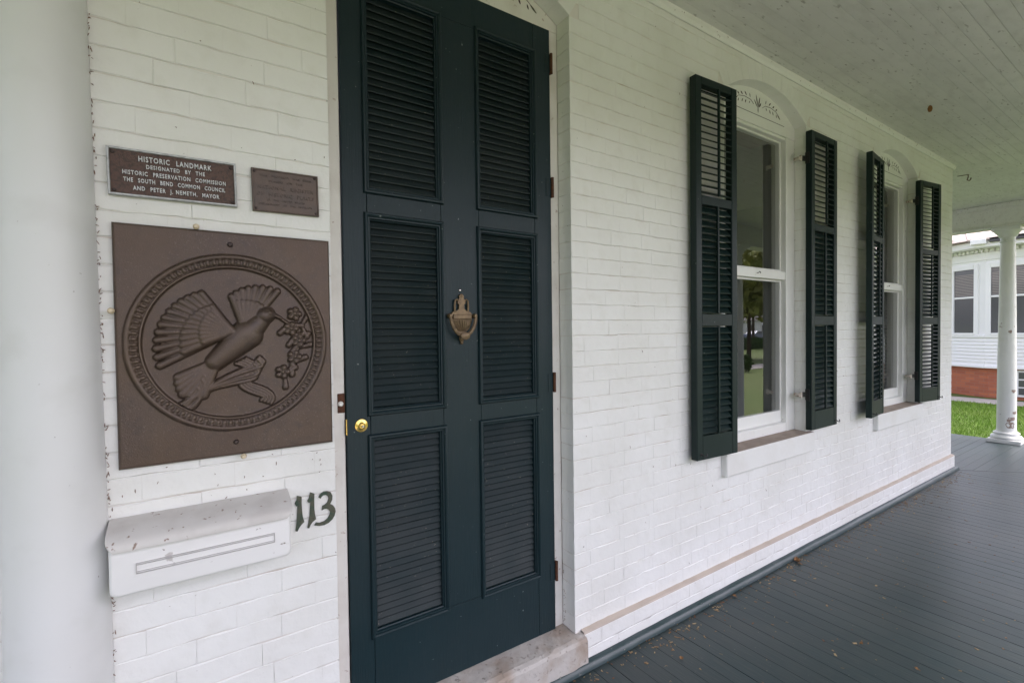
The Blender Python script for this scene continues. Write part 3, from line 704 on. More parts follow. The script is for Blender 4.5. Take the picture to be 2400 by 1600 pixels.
# ---------------- windows
def window(op, label):
    c = (op[0] + op[1]) / 2; x0, x1, yb = op[0] + .002, op[1] - .002, .068
    t = thing('sash_window', label, 'window', (c, .12, .74), 'arched sash windows')
    GX = .333
    part('casing', MB().box(x0, c - GX, yb, .135, .741, 2.60, .003), 'paint', t)
    part('casing', MB().box(c + GX, x1, yb, .135, .741, 2.60, .003), 'paint', t)
    part('casing', MB().box(c - GX, c + GX, yb + .002, .135, .741, .797, .003), 'paint', t)
    hd = part('head_panel', MB().prism(head_poly(op, 2.601), yb + .001, .135), 'paint', t)
    part('head_bead', MB().box(c - GX, c + GX, yb + .006, .13, 2.581, 2.6005, .003), 'paint', hd)
    part('painted_line', MB().box(c - .31, c + .31, yb + .0002, yb + .0012, 2.6605, 2.6632), 'sprig', hd)
    sprig(t, c + .01, 2.680, yb + .0006)
    mr = part('meeting_rail', MB().box(c - GX, c + GX, yb + .006, .128, 1.704, 1.7575, .003), 'paint', t)
    part('hook', MB().tube([(c + .005, yb + .006, 1.731), (c + .005, yb - .006, 1.731), (c + .012, yb - .007, 1.739), (c + .022, yb - .006, 1.737), (c + .024, yb - .006, 1.729)], .002, 6), 'iron', mr)
    for sg in (-1, 1):
        a, b = sorted((c + sg * (GX + .001), c + sg * (GX + .03)))
        jl = part('jamb_lining', MB().box(a, b, .136, .215, .76, 2.62, .002), 'lining', t)
    part('stool', MB().box(c - GX, c + GX, .136, .30, .735, .79, .002), 'jamb', t)
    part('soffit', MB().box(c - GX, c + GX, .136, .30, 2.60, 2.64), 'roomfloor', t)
    for nm, z0, z1, br in (('lower_sash', .7975, 1.7035, .075), ('upper_sash', 1.758, 2.5805, .012)):
        yy = .100; a_, b_ = c - GX + .0005, c + GX - .0005
        s_ = part(nm, MB().box(a_, a_ + .014, yy, yy + .03, z0, z1, .002).box(b_ - .014, b_, yy, yy + .03, z0, z1, .002)
                  .box(a_ + .0145, b_ - .0145, yy, yy + .03, z0, z0 + br, .002).box(a_ + .0145, b_ - .0145, yy, yy + .03, z1 - .012, z1, .002), 'paint', t)
        mb = MB().add([(a_ + .012, yy + .009, z0 + br - .003), (b_ - .012, yy + .009, z0 + br - .003), (b_ - .012, yy + .009, z1 - .010), (a_ + .012, yy + .009, z1 - .010)], [(0, 1, 2, 3)])
        part('pane', mb, 'glass', s_)
    return t
window(OPEN[1], 'white arched sash window nearest the green door, lawn mirrored in its panes')
window(OPEN[2], 'white arched sash window nearest the house corner, half hidden by its shutter')

# ---------------- shutters
SH_Z0, SH_H, SH_T = .752, 1.878, .038
pan = [(.871, 1.4146), (1.474, 2.011), (2.055, 2.592)]
slat_cache = {}
def shutter(label, L, Rr, tilts, hinge):
    (xl, yl), (xr, yr) = L, Rr; w = math.hypot(xr - xl, yr - yl); rz = math.atan2(yr - yl, xr - xl)
    t = thing('window_shutter', label, 'shutter', (xl, yl, SH_Z0), 'louvred window shutters', rz, local=True)
    st = .043; z = lambda a: a - SH_Z0
    for (a, b) in ((0, st), (w - st, w)): part('stile', MB().box(a, b, 0, SH_T, 0, SH_H, .003), 'shut', t)
    rails = [(0, z(pan[0][0])), (z(pan[0][1]), z(pan[1][0])), (z(pan[1][1]), z(pan[2][0])), (z(pan[2][1]), SH_H)]
    for (a, b) in rails: part('rail', MB().box(st + .0005, w - st - .0005, .001, SH_T - .001, a, b, .002), 'shut', t)
    key = round(w, 3)
    if key not in slat_cache:
        slat_cache[key] = slat_mesh(w - 2 * st - .002, .043, .0065); slat_cache[key].materials.append(M['shut'])
    for (p, tl) in zip(pan, tilts):
        n = 16; a, b = z(p[0]) + .006, z(p[1]) - .006
        for k in range(n):
            o = link('slat', slat_cache[key], (w / 2, SH_T / 2, a + (b - a) * (k + .5) / n), t)
            o.rotation_euler = (R(tl + rnd.uniform(-2.5, 2.5)), 0, 0)
        yf = SH_T / 2 - .0215 * math.cos(R(tl)) - .004
        part('tilt_rod', MB().box(w / 2 - .006, w / 2 + .006, yf - .011, yf, a - .002, b + .004, .002), 'shut', t)
    hs = 1 if hinge == 'R' else -1; hx = w if hinge == 'R' else 0
    for zz in (.225, 1.71):
        part('hinge_strap', MB().prism([(hx - hs * .03, SH_T - .002), (hx - hs * .03, SH_T + .004), (hx + hs * .028, SH_T + .016), (hx + hs * .034, SH_T + .008), (hx + hs * .004, SH_T - .006)], zz - .014, zz + .014, 'z')
             .box(min(hx, hx + hs * .006), max(hx, hx + hs * .006), .012, SH_T, zz - .035, zz + .035, .001), 'iron', t)
        part('hinge_pintle', MB().lathe([(0, -.02), (.007, -.02), (.008, -.016), (.008, .012), (.006, .016), (.0, .017)], (hx + hs * .034, SH_T + .012, zz), 10)
             .box(min(hx + hs * .03, hx + hs * .048), max(hx + hs * .03, hx + hs * .048), SH_T + .012, SH_T + .05, zz - .013, zz + .009, .003), 'pintle', t)
    fx = w - .028 if hinge == 'L' else .028
    part('hook', MB().tube([(fx, .004, .030), (fx, -.010, .030), (fx + .004, -.018, .024), (fx + .014, -.021, .022), (fx + .022, -.018, .030), (fx + .022, -.014, .036)], .0028, 6)
         .lathe([(0, -.004), (.008, -.003), (.010, 0)], (fx, .001, .030), 10, 'y'), 'iron', t)
    return t
shutter('dark green louvred shutter left of the near window, its top slats open', (2.047, -.058), (2.366, -.076), (52, 56, 29), 'R')
shutter('dark green louvred shutter right of the near window, close against the wall', (3.232, -.046), (3.580, -.046), (50, 57, 30), 'L')
shutter('dark green louvred shutter standing ajar left of the far window', (3.985, -.102), (4.314, -.062), (24, 46, 50), 'R')
shutter('dark green louvred shutter right of the far window beside the house corner', (5.130, -.044), (5.462, -.092), (14, 40, 26), 'L')

# ---------------- bronze relief plaque
def relief():
    nx, nz = 250, 300; Wd, Hd = .498, .598
    u = np.linspace(-Wd / 2, Wd / 2, nx); w = np.linspace(-Hd / 2, Hd / 2, nz); U, V = np.meshgrid(u, w)
    h = np.full(U.shape, .018)
    ed = np.minimum(Wd / 2 - abs(U), Hd / 2 - abs(V)); h += np.where(ed < .006, -.008 * (1 - np.clip(ed, 0, .006) / .006) ** 2, 0)
    V2 = V - .004; r = np.hypot(U, V2); th_ = np.arctan2(V2, U)
    bump = lambda d, wd, hh: hh * np.sqrt(np.clip(1 - (d / wd) ** 2, 0, 1))
    h = np.where(r < .2, h - .0055 * np.clip((.2 - r) / .004, 0, 1), h)
    h += np.maximum(bump(r - .2275, .0075, .009), bump(r - .2015, .003, .004))
    egg = np.clip(.5 + .5 * np.cos(th_ * 96), 0, 1) ** .6
    h += np.where((r > .2065) & (r < .2215), (.0015 + .0048 * egg) * np.sqrt(np.clip(1 - ((r - .214) / .0078) ** 2, 0, 1)), 0)
    F_ = np.zeros(U.shape)
    def cap(p, q, r0, r1, hh, base=0.):
        nonlocal F_
        px, pz = p; dx, dz = q[0] - px, q[1] - pz; L2 = dx * dx + dz * dz + 1e-9
        t_ = np.clip(((U - px) * dx + (V2 - pz) * dz) / L2, 0, 1)
        d = np.hypot(U - px - t_ * dx, V2 - pz - t_ * dz); rr = r0 + (r1 - r0) * t_
        F_ = np.maximum(F_, np.where(d < rr, base + hh * (rr / max(r0, r1)) ** .5 * np.sqrt(np.clip(1 - (d / rr) ** 2, 0, 1)), 0))
    def pol(c, a, L): return (c[0] + L * math.cos(R(a)), c[1] + L * math.sin(R(a)))
    # tail feathers
    for i, a in enumerate(range(206, 250, 7)): cap((-.035, -.042), pol((-.035, -.042), a, .118 - abs(i - 3) * .006), .007, .012, .006, .001 + .0006 * i)
    # far wing
    for i in range(8): a = 52 + i * 8; cap((.025, .035), pol((.025, .035), a, .135 - i * .006), .010, .0085, .006, .001 + .0004 * i)
    for i in range(6): a = 58 + i * 9; cap((.025, .035), pol((.025, .035), a, .075), .010, .010, .007, .003)
    # near wing, three rows of feathers
    for i in range(13): a = 208 - i * 7.0; cap((-.005, .030), pol((-.005, .030), a, .178 - .0050 * i), .009, .0095, .006, .002 + .0003 * i)
    for i in range(11): a = 205 - i * 8; cap((-.005, .030), pol((-.005, .030), a, .118 - .004 * i), .010, .0105, .007, .005 + .0002 * i)
    for i in range(9): a = 202 - i * 9; cap((-.005, .030), pol((-.005, .030), a, .068), .012, .0125, .008, .007)
    # body, neck, head, beak
    cap((-.045, -.050), (.030, .022), .024, .040, .019); cap((.030, .022), (.070, .066), .034, .022, .019); cap((.074, .073), (.080, .076), .024, .022, .020); cap((.096, .074), (.116, .066), .008, .003, .013)
    cap((.084, .080), (.085, .080), .004, .004, .002, .019)
    # branch with blossoms
    st = [(.112, .066), (.135, .050), (.152, .020), (.158, -.018), (.146, -.060), (.122, -.094)]
    for a, b in zip(st, st[1:]): cap(a, b, .0042, .0042, .006)
    for i, (cx, cz) in enumerate(st[1:] + [(.135, -.035), (.168, .045)]):
        for s_ in (-1, 1): cap((cx, cz), pol((cx, cz), -70 + s_ * 62 + 11 * i, .034), .0045, .0085, .006, .001)
    for (cx, cz) in ((.140, .036), (.160, .002), (.148, -.044), (.116, -.085), (.150, .078)):
        for k in range(5): cap(pol((cx, cz), 72 * k, .006), pol((cx, cz), 72 * k, .012), .0055, .0085, .007, .003)
        cap((cx, cz), (cx, cz + .001), .005, .005, .004, .008)
    # flowing ribbon
    for off in (-.016, -.008, 0, .008, .016):
        pts = []
        for i in range(26):
            q = i / 25; x = .03 - .16 * q + .05 * math.sin(q * 7.5 + .4); z = -.035 - .115 * math.sin(q * 2.3) - .018 * math.cos(q * 9)
            pts.append((x + off * .6, z + off * (.7 + .6 * math.sin(q * 8))))
        for a, b in zip(pts, pts[1:]): cap(a, b, .0062, .0062, .0065, .0015 + .002 * abs(math.sin(off * 160)))
    for off in (-.012, -.004, .004, .012):
        pts = [(.015 + .05 * q + .02 * math.sin(q * 9) + off, -.05 - .115 * q + off * .5 * math.cos(q * 9)) for q in [i / 16 for i in range(17)]]
        for a, b in zip(pts, pts[1:]): cap(a, b, .0055, .0055, .0062, .002)
    h += np.where(r < .197, F_ * 1.35, 0)
    h += np.where(F_ < .0005, .0003 * np.sin(U * 900) * np.sin(V * 760), 0) * 0
    vs = [(.0955 + float(U[j, i]), -float(h[j, i]), 1.3755 + float(V[j, i])) for j in range(nz) for i in range(nx)]
    fs = [(j * nx + i, j * nx + i + 1, (j + 1) * nx + i + 1, (j + 1) * nx + i) for j in range(nz - 1) for i in range(nx - 1)]
    b0 = len(vs); rim = [i for i in range(nx)] + [j * nx + nx - 1 for j in range(1, nz)] + [(nz - 1) * nx + i for i in range(nx - 2, -1, -1)] + [j * nx for j in range(nz - 2, 0, -1)]
    vs += [(vs[i][0], .0, vs[i][2]) for i in rim]; n = len(rim)
    fs += [(rim[k], rim[(k + 1) % n], b0 + (k + 1) % n, b0 + k) for k in range(n)]
    return MB().add(vs, fs)
t = thing('relief_plaque', 'large brown bronze plaque with a round medallion in relief, below the two smaller plaques', 'plaque', (.0955, 0, 1.0765))
part('relief_panel', relief(), 'bronze', t, True, angle=80)
for (x, z) in ((.091, 1.640), (.094, 1.113)): part('screw', MB().lathe([(0, -.0245), (.004, -.024), (.0065, -.021), (.007, -.017)], (x, 0, z), 14, 'y').box(x - .0055, x + .0055, -.0252, -.0238, z - .0008, z + .0008), 'screw', t, True)
for (x, z) in ((.0163, 1.6785), (-.1575, 1.461), (.110, 1.0735)):
    part('clip', MB().lathe([(0, -.034), (.004, -.0335), (.0068, -.030), (.0075, -.026), (.0045, -.021), (.003, -.0)], (x, 0, z), 14, 'y'), 'clip', t, True)

# ---------------- lettered plaques
def text_geo(s, width, cap_h, xc, zc, y0, y1, rot=0., bold=0.):
    cu = bpy.data.curves.new('t', 'FONT'); cu.body = s; cu.size = 1; cu.space_character = 1.18; cu.space_word = 1.35; cu.offset = bold; cu.resolution_u = 2; cu.extrude = .5
    ob = bpy.data.objects.new('t', cu); COL.objects.link(ob)
    me = ob.to_mesh()
    v = np.array([p.co[:] for p in me.vertices]); f = [tuple(p.vertices) for p in me.polygons]
    ob.to_mesh_clear(); bpy.data.objects.remove(ob); bpy.data.curves.remove(cu)
    x0, x1 = v[:, 0].min(), v[:, 0].max(); k = .69
    X = (v[:, 0] - (x0 + x1) / 2) * width / (x1 - x0); Zz = (v[:, 1] - k / 2) * cap_h / k
    c_, s_ = math.cos(rot), math.sin(rot)
    return [(xc + a * c_ - b * s_, (y1 if d < 0 else y0), zc + a * s_ + b * c_) for a, b, d in zip(X, Zz, v[:, 2])], f
def rotbox(mb, xc, zc, rot): mb.X = Matrix.Translation((xc, 0, zc)) @ Matrix.Rotation(-rot, 4, 'Y'); return mb
xc, zc, w, h, rt = -.0245, 1.7990, .268, .1145, R(.9)
t = thing('landmark_plaque', 'long brown plaque with silver border and lettering HISTORIC LANDMARK', 'plaque', (xc, 0, zc - h / 2))
part('backing_plate', rotbox(MB(), xc, zc, rt).box(-w / 2 + .003, w / 2 - .003, -.0105, -.001, -h / 2 + .003, h / 2 - .003), 'cast', t)
part('border', rotbox(MB(), xc, zc, rt).rectloop(-w / 2, w / 2, -h / 2, h / 2, [(0, -.0005), (0, -.014), (.0012, -.0155), (.0042, -.0155), (.0052, -.0142), (.0055, -.010)]), 'silver', t)
for i, (s_, fr_, wf, ch) in enumerate((('HISTORIC  LANDMARK', .185, .565, .0125), ('DESIGNATED  BY  THE', .340, .455, .0092), ('HISTORIC  PRESERVATION  COMMISSION', .495, .80, .0098), ('THE  SOUTH  BEND  COMMON  COUNCIL', .650, .79, .0098), ('AND  PETER  J. NEMETH,  MAYOR', .815, .67, .0098))):
    vs, fs = text_geo(s_, w * wf, ch, xc + (.002 if i != 4 else .004), zc + h / 2 - h * fr_, -.0135, -.0104, rt, .012)
    part('lettering', MB().add(vs, fs), 'letter', t)
for sx in (-1, 1):
    for sz in (-1, 1): part('screw', rotbox(MB(), xc, zc, rt).lathe([(0, -.0135), (.003, -.013), (.0042, -.0115), (.0044, -.0103)], (sx * (w / 2 - .0115), 0, sz * (h / 2 - .012)), 10, 'y'), 'screw', t, True)
xc, zc, w, h, rt = .2325, 1.8005, .1720, .1165, R(1.0)
t = thing('register_plaque', 'small dull bronze plaque lettered NATIONAL REGISTER OF HISTORIC PLACES', 'plaque', (xc, 0, zc - h / 2))
part('backing_plate', rotbox(MB(), xc, zc, rt).box(-w / 2 + .002, w / 2 - .002, -.0085, -.001, -h / 2 + .002, h / 2 - .002), 'bronze2', t)
part('border', rotbox(MB(), xc, zc, rt).rectloop(-w / 2, w / 2, -h / 2, h / 2, [(0, -.0005), (0, -.011), (.0012, -.0118), (.0035, -.0115), (.0045, -.008)]), 'bronze2', t)
for s_, fr_, wf, ch in (('THIS  PROPERTY  HAS  BEEN', .145, .78, .0055), ('PLACED  ON  THE', .265, .50, .0052), ('NATIONAL  REGISTER', .415, .84, .0098), ('OF  HISTORIC  PLACES', .580, .86, .0098), ('BY  THE  UNITED  STATES', .715, .56, .0050), ('DEPARTMENT  OF  THE  INTERIOR', .815, .80, .0050)):
    vs, fs = text_geo(s_, w * wf, ch, xc, zc + h / 2 - h * fr_, -.0102, -.0084, rt, .01)
    part('lettering', MB().add(vs, fs), 'bronze2', t)
for sx in (-1, 1):
    for sz in (-1, 1): part('screw', rotbox(MB(), xc, zc, rt).lathe([(0, -.011), (.0026, -.0105), (.0036, -.009), (.0038, -.0083)], (sx * (w / 2 - .008), 0, sz * (h / 2 - .008)), 10, 'y'), 'screw', t, True)

# ---------------- mailbox
t = thing('mailbox', 'white metal wall mailbox with a dusty sloping lid under the relief plaque', 'mailbox', (.023, 0, .80))
BX0, BX1, BY, BZ0, BZ1 = -.168, .212, -.098, .803, .924
def rrect(x0, x1, z0, z1, r_, n=5):
    ps = []
    for (cx, cz, a0) in ((x1 - r_, z0 + r_, -90), (x1 - r_, z1 - r_, 0), (x0 + r_, z1 - r_, 90), (x0 + r_, z0 + r_, 180)):
        for k in range(n + 1): a = R(a0 + 90 * k / n); ps.append((cx + r_ * math.cos(a), cz + r_ * math.sin(a)))
    return ps
def loops(mb, ls):
    n = len(ls[0]); vs = [p for l_ in ls for p in l_]; fs = []
    for i in range(len(ls) - 1):
        for k in range(n): fs.append((i * n + k, i * n + (k + 1) % n, (i + 1) * n + (k + 1) % n, (i + 1) * n + k))
    fs.append(tuple(range(n))); fs.append(tuple(range((len(ls) - 1) * n, len(ls) * n)))
    return mb.add(vs, fs)
rr = lambda d, y: [(x, y, z) for x, z in rrect(BX0 + d, BX1 - d, BZ0 + d, BZ1 - d, .014)]
part('body', loops(MB(), [rr(0, -.001), rr(0, BY + .008), rr(.0012, BY + .004), rr(.004, BY + .0008), rr(.008, BY)]), 'mail', t, True, angle=50)
em = MB()
em.rectloop(-.119, .172, .8505, .8755, [(0, BY + .001), (.0003, BY - .0040), (.0013, BY - .0040), (.0016, BY + .001)])
em.rectloop(-.119 + .0005, .172, .8545, .8715, [(0, BY + .001), (.0003, BY - .0030), (.0010, BY - .0030), (.0013, BY + .001)])
part('embossed_panel', em, 'mailline', t)
lid = MB(); prof = [(-.001, .9585, 0), (-.03, .9545, 0), (-.060, .9475, 0), (-.082, .9400, .0), (-.096, .9335, .002), (-.1055, .9275, .008), (-.1095, .9205, .018), (-.1105, .9125, .030)]
nx = 24; vs = []; fs = []
for (y, z, ins) in prof:
    for i in range(nx + 1):
        x = (BX0 - .006 + ins * .55) + (BX1 + .006 - ins * .55 - (BX0 - .006 + ins * .55)) * i / nx
        vs.append((x, y + rnd.uniform(-.0003, .0003), z + rnd.uniform(-.0004, .0004)))
m1 = len(vs)
for (y, z, ins) in prof:
    for i in range(nx + 1):
        x = (BX0 - .006 + ins * .55) + (BX1 + .006 - ins * .55 - (BX0 - .006 + ins * .55)) * i / nx
        vs.append((x, y + .0004, z - .0026))
np_ = len(prof); w_ = nx + 1
for o in (0, m1):
    for k in range(np_ - 1):
        for i in range(nx): fs.append((o + k * w_ + i, o + k * w_ + i + 1, o + (k + 1) * w_ + i + 1, o + (k + 1) * w_ + i))
for i in range(nx): fs.append(((np_ - 1) * w_ + i, (np_ - 1) * w_ + i + 1, m1 + (np_ - 1) * w_ + i + 1, m1 + (np_ - 1) * w_ + i))
for k in range(np_ - 1):
    for i in (0, nx): fs.append((k * w_ + i, (k + 1) * w_ + i, m1 + (k + 1) * w_ + i, m1 + k * w_ + i))
lid.add(vs, fs); ld = part('lid', lid, 'lid', t, True, angle=40)
for sx in (BX0 - .005, BX1 + .0025): part('lid_end', MB().prism([(-.002, .957), (-.06, .946), (-.085, .936), (-.085, .927), (-.002, .927)], sx, sx + .0025, 'x'), 'mail', ld)

# ---------------- house number
D1 = [(.2443, .9324), (.2561, .9272), (.2557, .9112), (.2566, .8841), (.2582, .8691), (.2618, .8532), (.2539, .8462), (.248, .8388), (.2431, .8291), (.2384, .8308), (.2425, .8686), (.2451, .9052), (.2408, .902), (.2374, .911), (.2426, .9202)]
D2 = [(.2799, .9355), (.2911, .9291), (.2902, .9103), (.2902, .8851), (.2918, .8679), (.2945, .8536), (.285, .8473), (.279, .8403), (.2749, .8308), (.2705, .8324), (.2765, .8629), (.2799, .9083), (.2759, .9049), (.2712, .9116), (.2762, .9185)]
D3 = [(.3027, .9162), (.3083, .9246), (.3175, .9302), (.3285, .9296), (.3376, .9246), (.342, .9135), (.3412, .9019), (.3349, .8898), (.344, .8831), (.3489, .8745), (.3503, .8655), (.3475, .8532), (.3411, .8429), (.3297, .8342), (.3165, .8304), (.3025, .8314), (.2897, .8357), (.2943, .8425), (.3046, .8396), (.3177, .8413), (.3279, .848), (.3337, .8585), (.3344, .8658), (.3305, .8742), (.3235, .8784), (.3164, .8783), (.3113, .8757), (.3131, .8886), (.3207, .8902), (.3279, .8961), (.3311, .9061), (.3293, .914), (.3233, .9194), (.3162, .9198), (.3112, .9166), (.3081, .9114)]
for poly, lab, sc in ((D1, 'bronze house number 1 touching the mailbox lid', [(.2496, .917), (.2515, .857)]), (D2, 'bronze house number 1 in the middle of the number', [(.2845, .920), (.2870, .858)]), (D3, 'bronze house number 3 nearest the door', [(.329, .925), (.345, .867)])):
    x_ = sum(p[0] for p in poly) / len(poly)
    t = thing('house_number', lab, 'house number', (x_, 0, .83), 'digits of the house number')
    part('digit', MB().prism(poly, -.0055, -.0002), 'digit', t)
    for (sx, sz) in sc: part('nail', MB().lathe([(0, -.0065), (.0012, -.0063), (.0016, -.0054)], (sx, 0, sz), 8, 'y'), 'screw', t)

# ---------------- neighbour's house
NX = 17.3
nb = thing('neighbour_house', 'white clapboard house on red brick foundation across the side lawn', 'house', (19, -1, GROUND))
part('foundation', MB().box(NX + .06, 24, -5.6, 2.05, GROUND - .1, .30), 'nbrick', nb)
ax0, ay0, ax1, ay1 = NX, 2.05, NX + .75, 3.35
def ang(mb):   # facet turned back at the corner of the bay
    mb.X = Matrix.Translation((ax0, ay0, 0)) @ Matrix.Rotation(math.atan2(ax1 - ax0, ay1 - ay0) * -1, 4, 'Z'); return mb
AL = math.hypot(ax1 - ax0, ay1 - ay0)
part('foundation', ang(MB()).box(.06, .6, .0, AL + .6, GROUND - .1, .30), 'nbrick', nb)
part('wall', MB().box(NX, 24, -5.6, 2.05, .30, 3.72), 'nwhite', nb)
part('wall', ang(MB()).box(.0, .8, .0, AL + 2, .30, 3.72), 'nwhite', nb)
part('wall', MB().box(NX + .8, 24, 2.05, 9, -.4, 3.72), 'nwhite', nb)
for k in range(8):
    z = .34 + k * .092
    prof = lambda: [(-.032, z), (.002, z), (.002, z + .095), (-.006, z + .095)]
    part('clapboard', MB().prism([(y_, zz) for y_, zz in [(NX - .032, z), (NX + .002, z), (NX + .002, z + .093), (NX - .008, z + .093)]], -5.6, 2.05, 'y') if False else
         MB().add([(NX - .032, -5.6, z), (NX + .002, -5.6, z), (NX + .002, -5.6, z + .093), (NX - .008, -5.6, z + .093), (NX - .032, 2.06, z), (NX + .002, 2.06, z), (NX + .002, 2.06, z + .093), (NX - .008, 2.06, z + .093)],
                  [(0, 1, 2, 3), (4, 7, 6, 5), (0, 4, 5, 1), (1, 5, 6, 2), (2, 6, 7, 3), (3, 7, 4, 0)]), 'nwhite', nb)
    part('clapboard', ang(MB()).add([(-.032, 0, z), (.002, 0, z), (.002, 0, z + .093), (-.008, 0, z + .093), (-.032, AL + .5, z), (.002, AL + .5, z), (.002, AL + .5, z + .093), (-.008, AL + .5, z + .093)],
                  [(0, 1, 2, 3), (4, 7, 6, 5), (0, 4, 5, 1), (1, 5, 6, 2), (2, 6, 7, 3), (3, 7, 4, 0)]), 'nwhite', nb)
part('water_table', MB().box(NX - .06, NX, -5.6, 2.06, .28, .34, .005), 'nwhite', nb); part('water_table', ang(MB()).box(-.06, 0, 0, AL + .5, .28, .34, .005), 'nwhite', nb)
part('sill_band', MB().box(NX - .05, NX, -5.6, 2.06, 1.08, 1.15, .005), 'nwhite', nb); part('sill_band', ang(MB()).box(-.05, 0, 0, AL + .5, 1.08, 1.15, .005), 'nwhite', nb)
part('frieze', MB().box(NX - .03, NX, -5.6, 2.06, 3.11, 3.30, .004), 'nwhite', nb); part('frieze', ang(MB()).box(-.03, 0, 0, AL + .5, 3.11, 3.30, .004), 'nwhite', nb)
def dent(f):
    mb = f(MB())
    for k in range(int((7.6 if f is not ang else AL + .5) / .11)):
        if f is ang: mb.box(-.11, -.03, .02 + k * .11, .08 + k * .11, 3.315, 3.39)
        else: mb.box(NX - .11, NX - .03, 2.0 - k * .11, 2.06 - k * .11, 3.315, 3.39)
    return mb
part('dentil_course', dent(lambda mb: mb), 'nwhite', nb, kind='stuff'); part('dentil_course', dent(ang), 'nwhite', nb, kind='stuff')
part('cornice', MB().box(NX - .42, NX + .1, -5.6, 2.2, 3.40, 3.56, .01), 'nwhite', nb); part('cornice', ang(MB()).box(-.42, .1, -.1, AL + 1, 3.402, 3.562, .01), 'nwhite', nb)
part('gutter', MB().box(NX - .53, NX - .42, -5.6, .9, 3.47, 3.60, .01).box(NX - .53, NX - .42, 1.95, 2.25, 3.47, 3.60, .01), 'nwhite', nb)
part('gutter_gap', MB().box(NX - .50, NX - .425, .95, 1.9, 3.50, 3.62, .01), 'ntrimdark', nb, label='rotted dark stretch of the eave')
part('roof', MB().add([(NX - .5, -6.0, 3.57), (NX - .5, 2.3, 3.57), (22, 3.8, 5.6), (22, -6.0, 5.6), (NX - .5, -6.0, 3.62), (NX - .5, 2.3, 3.62), (22, 3.8, 5.68), (22, -6.0, 5.68)], [(0, 1, 2, 3), (4, 5, 6, 7), (0, 1, 5, 4), (1, 2, 6, 5), (2, 3, 7, 6), (3, 0, 4, 7)])
     .add([(NX - .5, 2.3, 3.59), (NX + .9, 5.5, 3.59), (22, 9, 5.6), (22, 3.8, 5.64)], [(0, 1, 2, 3)]), 'nroof', nb)
def nwin(f, x, y0, y1, z0, z1):
    wn = part('window', f(MB()).rectloop(0, 1, 0, 1, [(0, 0)]) if False else f(MB()).box(x - .045, x + .01, y0 - .11, y0, z0 - .05, z1 + .12, .005).box(x - .045, x + .01, y1, y1 + .11, z0 - .05, z1 + .12, .005)
              .box(x - .05, x + .01, y0, y1, z1, z1 + .12, .005).box(x - .06, x + .01, y0 - .02, y1 + .02, z0 - .06, z0, .005), 'nwhite', nb)
    zm = z0 + (z1 - z0) * .56
    part('pane', f(MB()).box(x - .012, x - .004, y0, y1, z0, zm - .025), 'nglass', wn); part('pane', f(MB()).box(x - .016, x - .010, y0, y1, zm + .025, z1), 'nglass', wn)
    part('meeting_rail', f(MB()).box(x - .03, x, y0, y1, zm - .025, zm + .025, .004), 'nwhite', wn)
    mb = f(MB())
    for k in range(14): mb.box(x - .0195, x - .0165, y0 + .02, y1 - .02, zm + .05 + k * .042, zm + .074 + k * .042)
    part('blind', mb, 'blind', wn)
nwin(ang, 0, .28, .82, 1.20, 2.90)
for y_ in (1.0, -.6, -2.5, -4.4): nwin(lambda mb: mb, NX, y_, y_ + .95, 1.20, 2.90)
bw = part('basement_window', MB().rectloop(0, 1, 0, 1, [(0, 0)]) if False else MB().box(NX + .03, NX + .058, .52, 1.5, -.42, .25, .005), 'nwhite', nb)
for k in range(4):
    for j in range(3): part('pane', MB().box(NX + .022, NX + .028, .58 + k * .225, .58 + k * .225 + .19, -.36 + j * .2, -.36 + j * .2 + .165), 'nglass', bw)

# ---------------- grass blades near the side porch
q = np.random.default_rng(4); n = 60000
gx = SIDEX + .3 + (15.9 - SIDEX - .3) * q.random(n) ** 1.1; gy = -1.4 + 5.4 * q.random(n); hh = .035 + .05 * q.random(n); a = q.random(n) * 6.283; lean = .03 * q.normal(size=n)
wd = .0035 + .003 * q.random(n)
P0 = np.stack([gx - np.cos(a) * wd, gy - np.sin(a) * wd, np.full(n, GROUND)], 1); P1 = np.stack([gx + np.cos(a) * wd, gy + np.sin(a) * wd, np.full(n, GROUND)], 1)
P2 = np.stack([gx + lean, gy + .03 * q.normal(size=n), GROUND + hh], 1)
V = np.concatenate([P0, P1, P2], 1).reshape(-1, 3)
me = bpy.data.meshes.new('grass'); me.from_pydata(V.tolist(), [], [(3 * i, 3 * i + 1, 3 * i + 2) for i in range(n)])
o = link('grass', me, (0, 0, 0), None, 'blade'); tag(o, 'short bright green grass of the side lawn', 'grass', kind='stuff')

